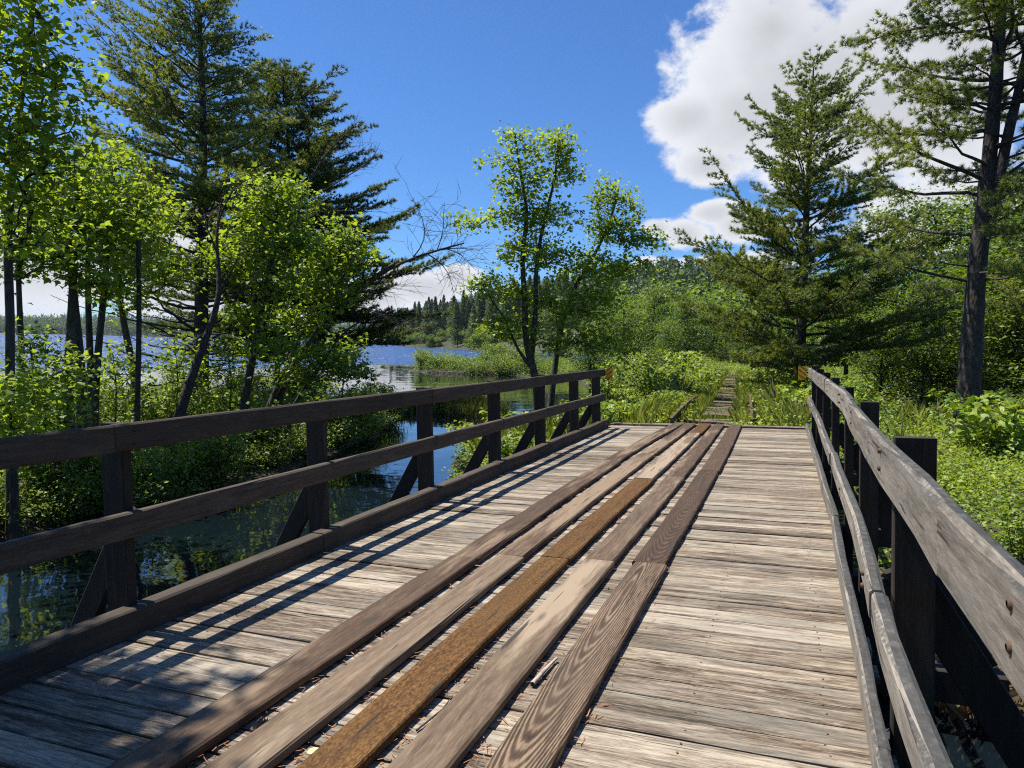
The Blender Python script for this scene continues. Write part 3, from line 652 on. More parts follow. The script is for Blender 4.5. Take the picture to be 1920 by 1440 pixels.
def broadleaf(name, label, cat, base, trunks, radii, blobs, n_att, per, lsize, mat, bark, sigma=0.22, tmpl=LOBED, group=None, twigs_only=0, tip=0.005, droop=0.35):
    """deciduous tree > trunk (with its limbs), crown; geometry is local to the base"""
    base = np.asarray(base, float)
    root = empty(name, base, label, cat, group)
    att = blob_points(blobs, n_att)
    ck, tips, td, P = grow(trunks, radii[0][0], att, tip=tip)
    ck = [trunk_tube(T, a, b) for T, (a, b) in zip(trunks, radii)] + ck
    ck = [(c[0] - base, c[1], c[2], c[3], c[4]) for c in ck]
    link('trunk', build_mesh('trunk', ck), bark, root)
    # leaves along the outer half of each twig and in a loose spray round its tip
    n = len(tips); k = RNG.poisson(per, n) + 2; idx = np.repeat(np.arange(n), k); tot = len(idx)
    t = 1 - RNG.random(tot) ** 1.6 * 0.75
    q = t * 4; i0 = np.minimum(q.astype(int), 3); fr = (q - i0)[:, None]
    pos = P[idx, i0] * (1 - fr) + P[idx, i0 + 1] * fr
    pos = pos + RNG.normal(0, 1, (tot, 3)) * np.array([sigma, sigma, sigma * 0.6])
    clump = RNG.random(n)[idx] * 0.6 + RNG.random(tot) * 0.4
    link('crown', build_mesh('crown', [leaves(pos - base, lsize, tmpl, td[idx], droop, tint=clump)]), mat, root)
    return root

def needle_tufts(C, D, length, width, k, spread=0.75, lift=0.25):
    n = len(C); idx = np.repeat(np.arange(n), k)
    d = norm(D[idx] * 0.9 + rand_unit(len(idx)) * spread + np.array([0, 0, lift])); L = length * RNG.uniform(0.7, 1.15, len(idx))
    s = norm(np.cross(d, rand_unit(len(idx)))) * width * 0.5
    b = C[idx]
    V = np.stack([b - s, b + s, b + d * L[:, None]], 1)
    return (V, None, np.repeat(RNG.random(n) * 0.65, k) + RNG.random(len(idx)) * 0.35, 0, False)

def pine_limbs(trunk_pts, z_lo, z_hi, spacing, per_whorl, length_fn, elev_fn, curl=0.25, shoot=0.34, seed=1, tuft_step=0.16, bare=0.3, dead_below=None, thick=0.016, flat=0.25):
    """whorls of limbs with side shoots; returns limb tubes, shoot tubes, tuft points and directions"""
    r = np.random.default_rng(seed)
    T = np.asarray(trunk_pts); zz = T[:, 2]
    limbP, limbR, shP, shR, tc_, td_ = [], [], [], [], [], []
    z = z_lo
    while z < z_hi:
        u = (z - z_lo) / (z_hi - z_lo); a0 = r.random() * 6.283
        nw = per_whorl + r.integers(-1, 2)
        for q in range(nw):
            az_ = a0 + q * 6.283 / nw + r.normal(0, 0.35); zq = z + r.normal(0, spacing * 0.3)
            c = np.array([np.interp(zq, zz, T[:, 0]), np.interp(zq, zz, T[:, 1]), zq])
            L = length_fn(u, az_) * r.uniform(0.5, 1.2)
            if L < 0.15: continue
            el_ = elev_fn(u) + r.normal(0, 0.12)
            h = np.array([math.cos(az_), math.sin(az_), 0]); n = 9; tt = np.linspace(0, 1, n)
            side = np.array([-h[1], h[0], 0]); wig = r.normal(0, 0.05) * L
            zc = np.sin(el_) * tt * L + curl * L * (tt ** 2.2) * 0.5
            P = c + h * (np.cos(el_) * tt * L)[:, None] + side * (wig * tt ** 2)[:, None] + np.array([0, 0, 1]) * zc[:, None] + np.cumsum(r.normal(0, 0.012 * L, (n, 3)), 0) * (tt[:, None] > 0.05)
            limbP.append(P); limbR.append(np.maximum(thick * L ** 0.8 * (1 - tt * 0.88), 0.006))
            if dead_below is not None and zq < dead_below and r.random() < 0.9:
                # dead limb: only some bare twigs
                for _ in range(int(L * 3)):
                    t0 = r.uniform(0.25, 1); p = np.array([np.interp(t0, tt, P[:, k]) for k in range(3)]); dv = norm(h * 0.6 + side * r.choice([-1, 1]) * 0.8 + np.array([0, 0, r.normal(-0.05, 0.3)])); l2 = r.uniform(0.15, 0.6)
                    sp = p + dv * (np.linspace(0, 1, 4) * l2)[:, None] + np.cumsum(r.normal(0, 0.02, (4, 3)), 0); shP.append(sp); shR.append(np.array([0.007, 0.006, 0.005, 0.003]))
                continue
            ns = max(3, int(L * 7.5))
            for k in range(ns):
                t0 = bare + (1 - bare) * (k + r.random()) / ns; p = np.array([np.interp(t0, tt, P[:, kk]) for kk in range(3)])
                l2 = (shoot * L * (1 - t0) + 0.28) * r.uniform(0.6, 1.2); sg = 1 if k % 2 else -1
                dv = norm(h * r.uniform(0.5, 0.95) + side * sg * r.uniform(0.5, 1.0) + np.array([0, 0, r.normal(0.14, flat)]))
                sp = p + dv * (np.linspace(0, 1, 4) * l2)[:, None]; sp[:, 2] += np.linspace(0, 1, 4) ** 2 * 0.12 * l2; shP.append(sp); shR.append(np.array([0.008, 0.006, 0.005, 0.003]))
                m_ = max(2, int(l2 / tuft_step)); w_ = (np.arange(m_) + r.random(m_)) / m_; w_ = 0.15 + 0.85 * w_
                for ww in w_:
                    tc_.append(p + dv * l2 * ww + r.normal(0, 0.025, 3) + np.array([0, 0, ww ** 2 * 0.12 * l2])); td_.append(dv)
            tc_.append(P[-1]); td_.append(norm(P[-1] - P[-2]))
        z += spacing * r.uniform(0.7, 1.3)
    return np.array(limbP), np.array(limbR), np.array(shP), np.array(shR), np.array(tc_), np.array(td_)

def pine(name, label, base, trunk, r0, r1, z_lo, z_hi, spacing, per, length_fn, elev_fn, bark, mat, nl=0.13, nw=0.011, nk=10, group=None, cat='pine tree', extra_trunks=(), sides=12, spread=0.75, lift=0.25, **kw):
    base = np.asarray(base, float)
    root = empty(name, base, label, cat, group); T = np.asarray(trunk, float)
    lp, lr, sp, sr, c, d = pine_limbs(T, z_lo, z_hi, spacing, per, length_fn, elev_fn, **kw)
    ck = [trunk_tube(T, r0, r1, sides), tubes(lp, lr, 6), tubes(sp, sr, 3)]
    for (T2, a, b, zl, zh, lf) in extra_trunks:
        kw2 = dict(kw); kw2['seed'] = kw.get('seed', 1) + 50
        lp, lr, sp, sr, c2, d2 = pine_limbs(np.asarray(T2), zl, zh, spacing, per, lf, elev_fn, **kw2)
        ck += [trunk_tube(T2, a, b, sides, 1.0), tubes(lp, lr, 6), tubes(sp, sr, 3)]; c = np.concatenate([c, c2]); d = np.concatenate([d, d2])
    ck = [(q[0] - base, q[1], q[2], q[3], q[4]) for q in ck]
    link('trunk', build_mesh('trunk', ck), bark, root)
    link('crown', build_mesh('crown', [needle_tufts(c - base, d, nl, nw, nk, spread, lift)]), mat, root)
    return root

def blob(px, py, Y, rx, ry, ryd=None):
    """ellipsoid of crown seen at that pixel and depth; rx, ry in photograph pixels"""
    k = Y / F; return (W(px, py, Y), (rx * k, (ryd if ryd else (rx + ry) / 2) * k, ry * k))
def path(pts, Y, Yend=None):
    n = len(pts); Ye = Yend if Yend else Y
    return [W(x, y, Y + (Ye - Y) * k / max(1, n - 1)) for k, (x, y) in enumerate(pts)]
def rooted(P):
    """carry the lowest point of a trunk straight on down to the soil"""
    P = list(P); b = np.array([P[0][0], P[0][1], gz(P[0][0], P[0][1]) - 0.08])
    if P[0][2] > b[2] + 0.1: P = [b] + P
    return P

# --- trees of the left bank
T = rooted(path([(18, 660), (20, 560), (12, 480), (22, 330), (40, 180), (60, 40), (75, -150)], 10.8))
broadleaf('maple_tree', 'tall bright green maple with big leaves, leftmost on the left bank', 'maple tree', T[0], [T], [(0.085, 0.03)],
          [blob(30, 40, 10.2, 75, 90, 110), blob(60, 150, 10.2, 95, 70, 120), blob(110, 110, 10.4, 40, 30, 60), blob(60, 250, 10.2, 110, 70, 120), blob(50, 330, 10.4, 120, 60, 120), blob(30, -80, 10, 100, 70, 120), blob(40, -250, 9.5, 140, 130, 160),
           blob(-110, 100, 9.6, 110, 160, 140), blob(60, 430, 10.8, 100, 50, 90), blob(150, 215, 10.6, 40, 30, 50)],
          480, 12, 0.12, M['maple_near'], M['bark_maple'], 0.3)
T = rooted(path([(42, 700), (36, 560), (33, 470), (45, 380), (60, 300)], 13.5))
broadleaf('maple_tree', 'slender dark stemmed maple just right of the leftmost maple', 'maple tree', T[0], [T], [(0.075, 0.03)],
          [blob(90, 400, 13.6, 80, 50), blob(40, 480, 13.4, 70, 45), blob(120, 470, 13.4, 60, 35), blob(30, 380, 13.8, 70, 40)], 170, 11, 0.115, M['maple'], M['bark_maple'], 0.22)
Ta = rooted(path([(128, 720), (132, 620), (138, 520), (140, 430), (150, 330)], 14.2)); Tb = rooted(path([(152, 700), (143, 600), (136, 540), (130, 460), (110, 360)], 14.6))
broadleaf('maple_tree', 'maple with two dark trunks crossing each other on the left bank', 'maple tree', Ta[0], [Ta, Tb], [(0.12, 0.05), (0.13, 0.05)],
          [blob(140, 330, 14.2, 80, 55), blob(100, 400, 14.2, 75, 45), blob(185, 400, 14.2, 55, 45), blob(130, 480, 14.2, 85, 40), blob(170, 530, 14, 50, 20)], 260, 11, 0.115, M['maple'], M['bark_maple'], 0.23)
Ta = rooted(path([(172, 790), (170, 690), (166, 600), (164, 500), (170, 400)], 15.4)); Tb = rooted(path([(176, 790), (180, 700), (190, 600), (200, 500), (206, 400), (215, 300)], 15.4))
broadleaf('maple_tree', 'twin stemmed slim maple rising in a narrow V from one stump', 'maple tree', Ta[0], [Ta, Tb], [(0.1, 0.04), (0.1, 0.04)],
          [blob(205, 320, 15.5, 60, 45), blob(250, 390, 15.5, 70, 55), blob(200, 440, 15.2, 75, 45), blob(270, 460, 15.4, 50, 35), blob(220, 530, 15, 60, 35), blob(150, 380, 15.6, 50, 40)], 260, 11, 0.115, M['maple'], M['bark_maple'], 0.24)
T = rooted(path([(254, 700), (240, 650), (228, 580), (216, 500), (208, 420)], 17.5))
broadleaf('maple_tree', 'thin curved maple leaning left beside the straight bare pole', 'maple tree', T[0], [T], [(0.11, 0.05)],
          [blob(240, 420, 17.6, 70, 45), blob(290, 520, 17.4, 60, 40), blob(330, 500, 18, 45, 40), blob(230, 560, 17.2, 55, 30), blob(310, 400, 18, 50, 50)], 200, 11, 0.12, M['maple'], M['bark_maple'], 0.26)
T = [np.array([-9.6, 4.6, gz(-9.6, 4.6) - 0.1]), np.array([-9.0, 4.5, 3.0]), np.array([-8.0, 4.2, 6.2]), np.array([-7.0, 4.0, 9.0])]
broadleaf('maple_tree', 'maple beyond the left edge whose crown shades the near corner of the deck', 'maple tree', T[0], [T], [(0.16, 0.06)],
          [(np.array([-5.7, 3.5, 9.3]), (1.0, 1.2, 0.7)), (np.array([-5.4, 2.4, 9.0]), (0.8, 1.1, 0.6)), (np.array([-7.2, 3.6, 10.2]), (1.4, 1.7, 0.9)), (np.array([-8.6, 5.0, 9.5]), (1.6, 1.6, 1.0)), (np.array([-6.0, 0.9, 9.4]), (1.3, 1.3, 0.8)), (np.array([-5.5, 3.4, 8.6]), (0.9, 1.0, 0.6)), (np.array([-5.0, 2.0, 8.4]), (0.8, 1.0, 0.5)), (np.array([-6.2, 2.6, 9.6]), (1.0, 1.2, 0.6))],
          820, 46, 0.14, M['maple'], M['bark_maple'], 0.27)
# bare standing pole
T = rooted(path([(257, 795), (259, 700), (261, 600), (260, 450)], 14.8))
o = link('dead_sapling', build_mesh('dead_sapling', [(lambda c: (c[0] - T[0], c[1], c[2], c[3], c[4]))(trunk_tube(T, 0.06, 0.05, 8, 1.1))]), M['bark_dead']); o.location = T[0]
tag(o, 'straight bare dead pole standing among the left bank maples', 'dead tree')
# leaning dead tree with bare twigs
def dead_tree(name, label, trunk, r0, r1, limbs, bark, twn=60, twl=0.5, trad=0.006, cat='dead tree'):
    base = trunk[0]; root = empty(name, base, label, cat)
    ck = [trunk_tube(trunk, r0, r1, 9, 1.15)]
    for (P, a, b) in limbs: 
        Q = resample(P, 0.25); ck.append(tubes(Q[None], np.linspace(a, b, len(Q))[None], 6))
    tw = []; 
    for (P, a, b) in limbs:
        Q = resample(P, 0.1)
        for k in range(twn // len(limbs)):
            i_ = int(len(Q) * RNG.uniform(0.2, 0.99)); tdir = norm(Q[min(i_ + 1, len(Q) - 1)] - Q[max(i_ - 1, 0)]); dv = norm(tdir * 0.6 + rand_unit(1)[0] * 0.9); l_ = twl * RNG.uniform(0.3, 1.2)
            p = Q[i_] + dv * (np.linspace(0, 1, 5) * l_)[:, None] + np.cumsum(RNG.normal(0, 0.03, (5, 3)), 0) * np.linspace(0, 1, 5)[:, None]; tw.append(p)
            for _ in range(2):
                j_ = RNG.integers(2, 5); dv2 = norm(dv + rand_unit(1)[0] * 0.9); tw.append(p[j_] + dv2 * (np.linspace(0, 1, 5) * l_ * 0.5)[:, None])
    ck.append(tubes(np.array(tw), np.broadcast_to(np.linspace(trad, trad * 0.45, 5), (len(tw), 5)), 3))
    ck = [(q[0] - base, q[1], q[2], q[3], q[4]) for q in ck]
    link('trunk', build_mesh('trunk', ck), bark, root); return root
T = rooted(path([(308, 905), (318, 850), (338, 770), (365, 690), (395, 610), (414, 560), (410, 500), (403, 440), (415, 380)], 15.2, 16.4))
dead_tree('dead_tree', 'bent dead trunk leaning right over the water edge on the left bank', T, 0.15, 0.022,
          [(path([(413, 545), (440, 500), (450, 470)], 16.1), 0.03, 0.01), (path([(405, 470), (395, 430), (370, 400)], 16.2), 0.025, 0.008), (path([(372, 670), (360, 650), (352, 648)], 15.8), 0.03, 0.02), (path([(403, 440), (420, 380), (450, 340)], 16.3), 0.03, 0.008)], M['bark_dead'], 50, 0.7)
# big white pine
b0 = W(376, 720, 24.0)
T = rooted([b0, W(378, 560, 24), W(380, 400, 24), W(381, 200, 24), W(372, 0, 24), W(368, -130, 24)])
zb, zt = T[0][2], T[-1][2]
pine('white_pine', 'tall dark white pine towering behind the left bank maples, its top beyond the frame', T[0], T, 0.29, 0.03, zb + 1.6, zt - 0.1, 0.40, 6,
     lambda u, a: (5.0 * (1 - u) ** 0.7 + 0.3) * (0.72 + 0.28 * min(1, u * 6)) * (1.0 + 0.22 * math.cos(a - 3.0)), lambda u: 0.02 + 0.5 * u, M['bark_pine'], M['needle'], nl=0.15, nw=0.021, nk=13, seed=4, tuft_step=0.07, dead_below=zb + 4.2, curl=0.3, bare=0.16)
b0 = W(548, 720, 31.0); T = rooted([b0, W(546, 560, 31), W(540, 400, 31), W(540, 250, 31), W(536, 128, 31)]); zb, zt = T[0][2], T[-1][2]
pine('white_pine', 'dark white pine with layered boughs reaching right over the lake', T[0], T, 0.26, 0.03, zb + 2.2, zt - 0.1, 0.46, 6,
     lambda u, a: (6.0 * (1 - u) ** 0.62 + 0.4) * (1.0 + 0.12 * math.cos(a)), lambda u: -0.08 + 0.55 * u, M['bark_pine'], M['needle_dark'], nl=0.18, nw=0.026, nk=14, seed=9, tuft_step=0.065, curl=0.25, bare=0.1, flat=0.12)
# snag behind the leaning maple
T = rooted(path([(520, 640), (545, 480), (565, 380), (600, 300), (640, 258), (668, 232)], 23))
dead_tree('dead_tree', 'bare grey snag reaching up and right past the dark layered pine', T, 0.1, 0.015,
          [(path([(565, 380), (620, 350), (700, 300), (712, 268)], 23), 0.03, 0.006), (path([(590, 320), (640, 290), (690, 282)], 23), 0.02, 0.006), (path([(560, 400), (640, 395), (725, 398)], 23), 0.025, 0.006), (path([(600, 300), (650, 262), (668, 230)], 23), 0.02, 0.006)], M['bark_dead'], 80, 0.6)
# leaning maple with the bright top
T = rooted(path([(455, 770), (470, 690), (483, 620), (497, 550), (510, 490), (525, 420), (515, 350)], 17.2))
broadleaf('maple_tree', 'bright leaved leaning maple in front of the dark layered pine', 'maple tree', T[0], [T], [(0.13, 0.03)],
          [blob(500, 355, 17.2, 50, 35), blob(540, 380, 17.2, 55, 40), blob(470, 400, 17.2, 50, 35), blob(500, 450, 17, 75, 40), blob(570, 450, 17.2, 40, 35), blob(445, 500, 17, 50, 40), blob(530, 530, 17, 60, 40), blob(460, 590, 16.8, 60, 25), blob(420, 450, 17.4, 35, 30), blob(500, 650, 16.8, 60, 25)],
          330, 12, 0.125, M['maple_near'], M['bark_maple'], 0.22)
Ta = rooted(path([(520, 740), (560, 670), (600, 610), (650, 565), (700, 520), (740, 495)], 18.6)); Tb = rooted(path([(500, 790), (520, 720), (560, 640), (590, 560), (610, 480)], 18.4)); Tc = rooted(path([(540, 770), (600, 690), (640, 620), (680, 600)], 18.0))
broadleaf('maple_tree', 'many stemmed maple sprawling right over the water from the left bank', 'maple tree', Ta[0], [Ta, Tb, Tc], [(0.13, 0.06), (0.1, 0.03), (0.08, 0.02)],
          [blob(610, 470, 18.4, 60, 40), blob(660, 470, 18.4, 55, 35), blob(600, 530, 18.2, 70, 35), blob(560, 600, 18, 60, 30), blob(640, 560, 18.4, 45, 25), blob(600, 670, 17.8, 50, 25), blob(645, 690, 17.6, 40, 25), blob(640, 430, 18.6, 40, 25), blob(560, 700, 17.6, 60, 30)],
          360, 11, 0.125, M['maple'], M['bark_maple'], 0.23)
T = rooted(path([(500, 760), (555, 680), (610, 600), (660, 556), (700, 522), (750, 493), (800, 475), (870, 456)], 19.2))
dead_tree('dead_tree', 'long leaning bare limb stretched right across the lake view', T, 0.11, 0.02,
          [(path([(750, 493), (800, 475), (850, 462), (900, 470)], 19.2), 0.03, 0.006), (path([(775, 482), (800, 455), (795, 410), (775, 375)], 19.2), 0.02, 0.005), (path([(800, 475), (840, 500), (850, 545)], 19.2), 0.018, 0.005), (path([(830, 465), (870, 475), (885, 500)], 19.2), 0.016, 0.005),
           (path([(640, 570), (700, 580), (760, 610)], 19.2), 0.02, 0.006), (path([(705, 520), (720, 545), (725, 535)], 19.2), 0.02, 0.01), (path([(820, 468), (835, 430), (830, 385)], 19.2), 0.016, 0.004)], M['bark_dead'], 150, 0.75)

for px, py, Y, wd, lab in [(60, 640, 12.6, 60, 'young maple sapling below the leftmost maple'), (215, 660, 16.2, 55, 'young maple sapling beside the bare straight pole'), (330, 640, 18.5, 55, 'young sapling left of the big white pine base'), (110, 690, 12.2, 50, 'leafy sapling in front of the two crossing trunks'),
                        (430, 650, 18.0, 60, 'leafy sapling right of the big white pine base'), (20, 720, 10.2, 60, 'yellow green sapling at the left edge behind the railing'), (640, 640, 20.5, 50, 'sapling under the sprawling maple by the open water')]:
    py += 62
    T = rooted([W(px, py + 60, Y), W(px + 6, py, Y), W(px - 4, py - 60, Y)])
    broadleaf('maple_sapling', lab, 'sapling', T[0], [T], [(0.03, 0.01)], [blob(px, py - 20, Y, wd, 45), blob(px - 10, py + 40, Y, wd * 1.1, 35), blob(px + 15, py - 60, Y, wd * 0.7, 30)], 90, 11, 0.105, M['maple'], M['bark_maple'], 0.24)
# --- maple in the middle, beyond the bridge rail
YC = 24.0
Ta = rooted(path([(1010, 745), (1000, 690), (985, 640), (984, 560), (978, 480), (990, 400), (975, 320), (965, 250)], YC)); Tb = path([(995, 670), (1004, 600), (1005, 500), (1018, 420), (1040, 340), (1050, 250)], YC)
Tc = rooted(path([(1032, 760), (1040, 690), (1050, 620), (1075, 540), (1120, 470), (1150, 400), (1160, 350)], YC + 0.6)); Td = path([(998, 690), (970, 660), (950, 600), (920, 560)], YC)
broadleaf('maple_tree', 'airy green maple clump in the middle beyond the left railing', 'maple tree', Ta[0], [Ta, Tb, Tc, Td], [(0.17, 0.03), (0.1, 0.03), (0.14, 0.03), (0.06, 0.02)],
          [blob(955, 255, YC, 28, 22), blob(1000, 285, YC, 45, 35), blob(1045, 270, YC, 30, 38), blob(935, 310, YC, 35, 25), blob(990, 345, YC, 70, 35), blob(1065, 320, YC, 35, 25), blob(960, 400, YC, 50, 35), blob(1030, 410, YC, 55, 35), blob(1000, 470, YC, 75, 35),
           blob(1130, 365, YC + .5, 25, 35), blob(1180, 370, YC + .5, 35, 35), blob(1150, 430, YC + .5, 55, 30), blob(1210, 450, YC + .5, 45, 22), blob(1100, 500, YC, 75, 35), blob(1180, 500, YC + .5, 50, 30), blob(940, 540, YC, 55, 30), blob(1040, 560, YC, 70, 35), blob(1120, 570, YC, 70, 40), blob(950, 610, YC, 55, 25), blob(1060, 630, YC, 70, 30), blob(880, 415, YC, 28, 18), blob(905, 530, YC, 30, 18), blob(1130, 640, YC, 50, 28)],
          720, 19, 0.135, M['maple'], M['bark_maple'], 0.22, tip=0.0055)

# --- pines at the right
b0 = W(1500, 668, 29.0)
T = rooted([b0, W(1505, 540, 29), W(1512, 400, 29), W(1520, 250, 29), W(1526, 112, 29)]); zb, zt = T[0][2], T[-1][2]
pine('white_pine', 'broad sunlit white pine with tiered boughs right of the track', T[0], T, 0.27, 0.025, zb + 1.9, zt - 0.1, 0.62, 5,
     lambda u, a: (6.2 * (1 - u) ** 0.64 + 0.25) * (0.85 + 0.15 * min(1, u * 5)) * (1.0 + 0.12 * math.cos(a - 3.0)) * (1.0 + 0.12 * math.cos(a)), lambda u: 0.0 + 0.7 * u, M['bark_pine'], M['needle'], nl=0.17, nw=0.025, nk=14, seed=21, tuft_step=0.065, curl=0.3, bare=0.1, flat=0.16)
b0 = W(1811, 828, 17.5)
T = rooted([b0, W(1822, 640, 17.5), W(1832, 500, 17.5), W(1850, 350, 17.5), W(1866, 180, 17.5), W(1878, 0, 17.5), W(1884, -160, 17.5), W(1886, -330, 17.5)]); zb, zt = T[0][2], T[-1][2]
T2 = [W(1836, 470, 17.5), W(1862, 390, 17.4), W(1888, 260, 17.3), W(1915, 150, 17.2), W(1940, 20, 17.1), W(1955, -180, 17.0)]
pine('pitch_pine', 'large forked pine with scaly bark at the far right, boughs reaching left', T[0], T, 0.3, 0.06, zb + 4.0, zt, 0.62, 4,
     lambda u, a: 4.4 * (0.35 + 0.65 * (1 - abs(a % 6.283 - 3.14) / 3.14) ** 0.7) * (0.75 + 0.5 * u - 0.7 * max(0, u - .8)), lambda u: 0.02 + 0.32 * u, M['bark_scaly'], M['needle'], nl=0.15, nw=0.016, nk=26, seed=33, tuft_step=0.10, curl=0.22, bare=0.4, thick=0.02, spread=1.1, flat=0.35,
     extra_trunks=[(T2, 0.17, 0.04, T2[2][2], T2[-1][2], lambda u, a: 2.8)])

# --- shared broadleaf and conifer models for the woods behind
def generic_broadleaf(h, rx, seed_blobs, n_att, per, ls, mat, bark):
    T = [np.array([0, 0, -0.3]), np.array([0.05, 0, h * 0.25]), np.array([-0.08, 0.1, h * 0.5]), np.array([0.05, 0.0, h * 0.85])]
    bl = [(np.array(c) * np.array([rx, rx, h]), np.array(r) * np.array([rx, rx, h])) for c, r in seed_blobs]
    return T, bl
def stock_broadleaf(h, rx, blobs, n_att, per, ls):
    T, bl = generic_broadleaf(h, rx, blobs, 0, 0, 0, None, None)
    att = blob_points(bl, n_att); ck, tips, td, P = grow([T], 0.1, att, tip=0.008)
    ck = [trunk_tube(T, 0.017 * h, 0.03, 8)] + ck
    n = len(tips); k = RNG.poisson(per, n) + 2; idx = np.repeat(np.arange(n), k); tot = len(idx)
    pos = tips[idx] + RNG.normal(0, 1, (tot, 3)) * np.array([0.36, 0.36, 0.2]) - td[idx] * (RNG.random((tot, 1)) * 0.6)
    return build_mesh('trunk', ck), build_mesh('crown', [leaves(pos, ls, KITE, td[idx], 0.3, tint=RNG.random(n)[idx] * 0.6 + RNG.random(tot) * 0.4)])
BL = [((0, 0, 0.8), (0.55, 0.55, 0.18)), ((0.35, 0.1, 0.62), (0.6, 0.5, 0.16)), ((-0.4, 0.2, 0.58), (0.55, 0.55, 0.17)), ((0.1, -0.4, 0.5), (0.6, 0.5, 0.15)), ((-0.1, 0.3, 0.4), (0.7, 0.6, 0.14)), ((0.2, -0.1, 0.28), (0.75, 0.7, 0.12))]
BL2 = [((0.1, 0, 0.86), (0.4, 0.4, 0.13)), ((-0.3, 0.1, 0.68), (0.5, 0.5, 0.13)), ((0.4, -0.2, 0.6), (0.5, 0.5, 0.13)), ((0, 0.3, 0.48), (0.7, 0.5, 0.12)), ((-0.35, -0.3, 0.4), (0.6, 0.5, 0.12)), ((0.4, 0.2, 0.3), (0.6, 0.6, 0.12)), ((-0.1, 0, 0.2), (0.8, 0.8, 0.1))]
stock = [stock_broadleaf(9, 3.0, BL, 330, 24, 0.17), stock_broadleaf(10, 3.2, BL2, 360, 24, 0.17), stock_broadleaf(7.5, 2.8, BL[::-1], 280, 24, 0.16)]
def woods_tree(k, loc, rz, scl, label, group=None, mat=None, cat='tree'):
    r_ = empty('broadleaf_tree', loc, label, cat, group); r_.rotation_euler = (0, 0, rz); r_.scale = scl
    a = link('trunk', stock[k][0], M['bark_maple'], r_); b_ = link('crown', stock[k][1], mat or M['forest'], r_)
    return r_
def top_scale(px, py_top, Y, h):
    p = W(px, py_top, Y); g = gz(p[0], p[1]); return (p[0], p[1], g - 0.1), max(0.35, (p[2] - g) / h)
hs = [9, 10, 7.5]
rt_ = random.Random(3)
# (pixel x, pixel y of the top, distance, which model, label)
for px, py, Y, k, lab in [
    (1600, 430, 38, 0, 'round broadleaf tree close behind the sunlit white pine'),
    (1680, 345, 42, 1, 'tall broadleaf tree in the gap between white pine and forked pine'),
    (1760, 325, 40, 0, 'leafy tree just left of the forked pine trunk'),
    (1740, 500, 31, 2, 'low dark broadleaf tree in front of the gap at the left of the forked pine'),
    (1890, 300, 34, 1, 'dense broadleaf tree directly right of the forked pine trunk'),
    (1960, 300, 30, 0, 'dense broadleaf tree cut by the right edge of the picture'),
    (1905, 500, 28, 2, 'low leafy tree above the pond at the right edge'),
    (1660, 560, 33, 2, 'small leafy tree under the lower boughs of the white pine'),
    (2050, 420, 26, 1, 'broadleaf tree beyond the right edge above the pond'),
    (1830, 340, 45, 0, 'broadleaf tree seen behind the fork of the large pine'),
    (1230, 512, 74, 0, 'rounded dark green tree at the skyline left of the track'),
    (1170, 560, 62, 2, 'bright broadleaf tree right of the middle maple'),
    (1290, 540, 66, 2, 'bushy tree just left of the line of the sleepers'),
    (1340, 545, 78, 1, 'far tree where the track vanishes, left of the white pine'),
    (1400, 575, 60, 2, 'low tree beside the vanishing track at the foot of the white pine'),
    (1110, 585, 52, 2, 'low broadleaf tree behind the middle maple trunks'),
    (1255, 590, 46, 2, 'young bright tree left of the far sleepers'),
    (1440, 590, 48, 2, 'young bright tree right of the far sleepers'),
    (1050, 545, 110, 1, 'pale far tree on the point behind the middle maple'),
    (1140, 530, 95, 0, 'far tree between middle maple and rounded skyline tree')]:
    loc, s_ = top_scale(px, py, Y, hs[k]); wx_ = s_ * rt_.uniform(0.95, 1.2)
    woods_tree(k, loc, rt_.uniform(0, 6.28), (wx_, wx_, s_), lab)
for k in range(16):  # unseen ring of trees added behind the camera to block sky light
    a = R(100 + k * 10.6); q = rt_.uniform(9, 19); x_, y_ = q * math.sin(a), q * math.cos(a) - 5
    woods_tree(k % 3, (x_, y_, max(0.0, gz(x_, y_)) - 0.1), rt_.uniform(0, 6.28), (1.5, 1.5, rt_.uniform(1.1, 1.6)), 'unseen broadleaf tree behind the camera, added to block sky light', 'added trees blocking sky light behind the camera')
# light pine at the right edge
b0 = W(1975, 640, 27.0); T = rooted([b0, W(1978, 480, 27), W(1985, 330, 27), W(1990, 200, 27)]); zb, zt = T[0][2], T[-1][2]
pine('white_pine', 'pale young white pine whose boughs enter at the right edge', T[0], T, 0.15, 0.02, zb + 1.0, zt - 0.1, 0.55, 5, lambda u, a: 3.0 * (1 - u) ** 0.7 + 0.3, lambda u: 0.05 + 0.5 * u, M['bark_pine'], M['needle'], nl=0.2, nw=0.028, nk=12, seed=44, tuft_step=0.16, flat=0.15)

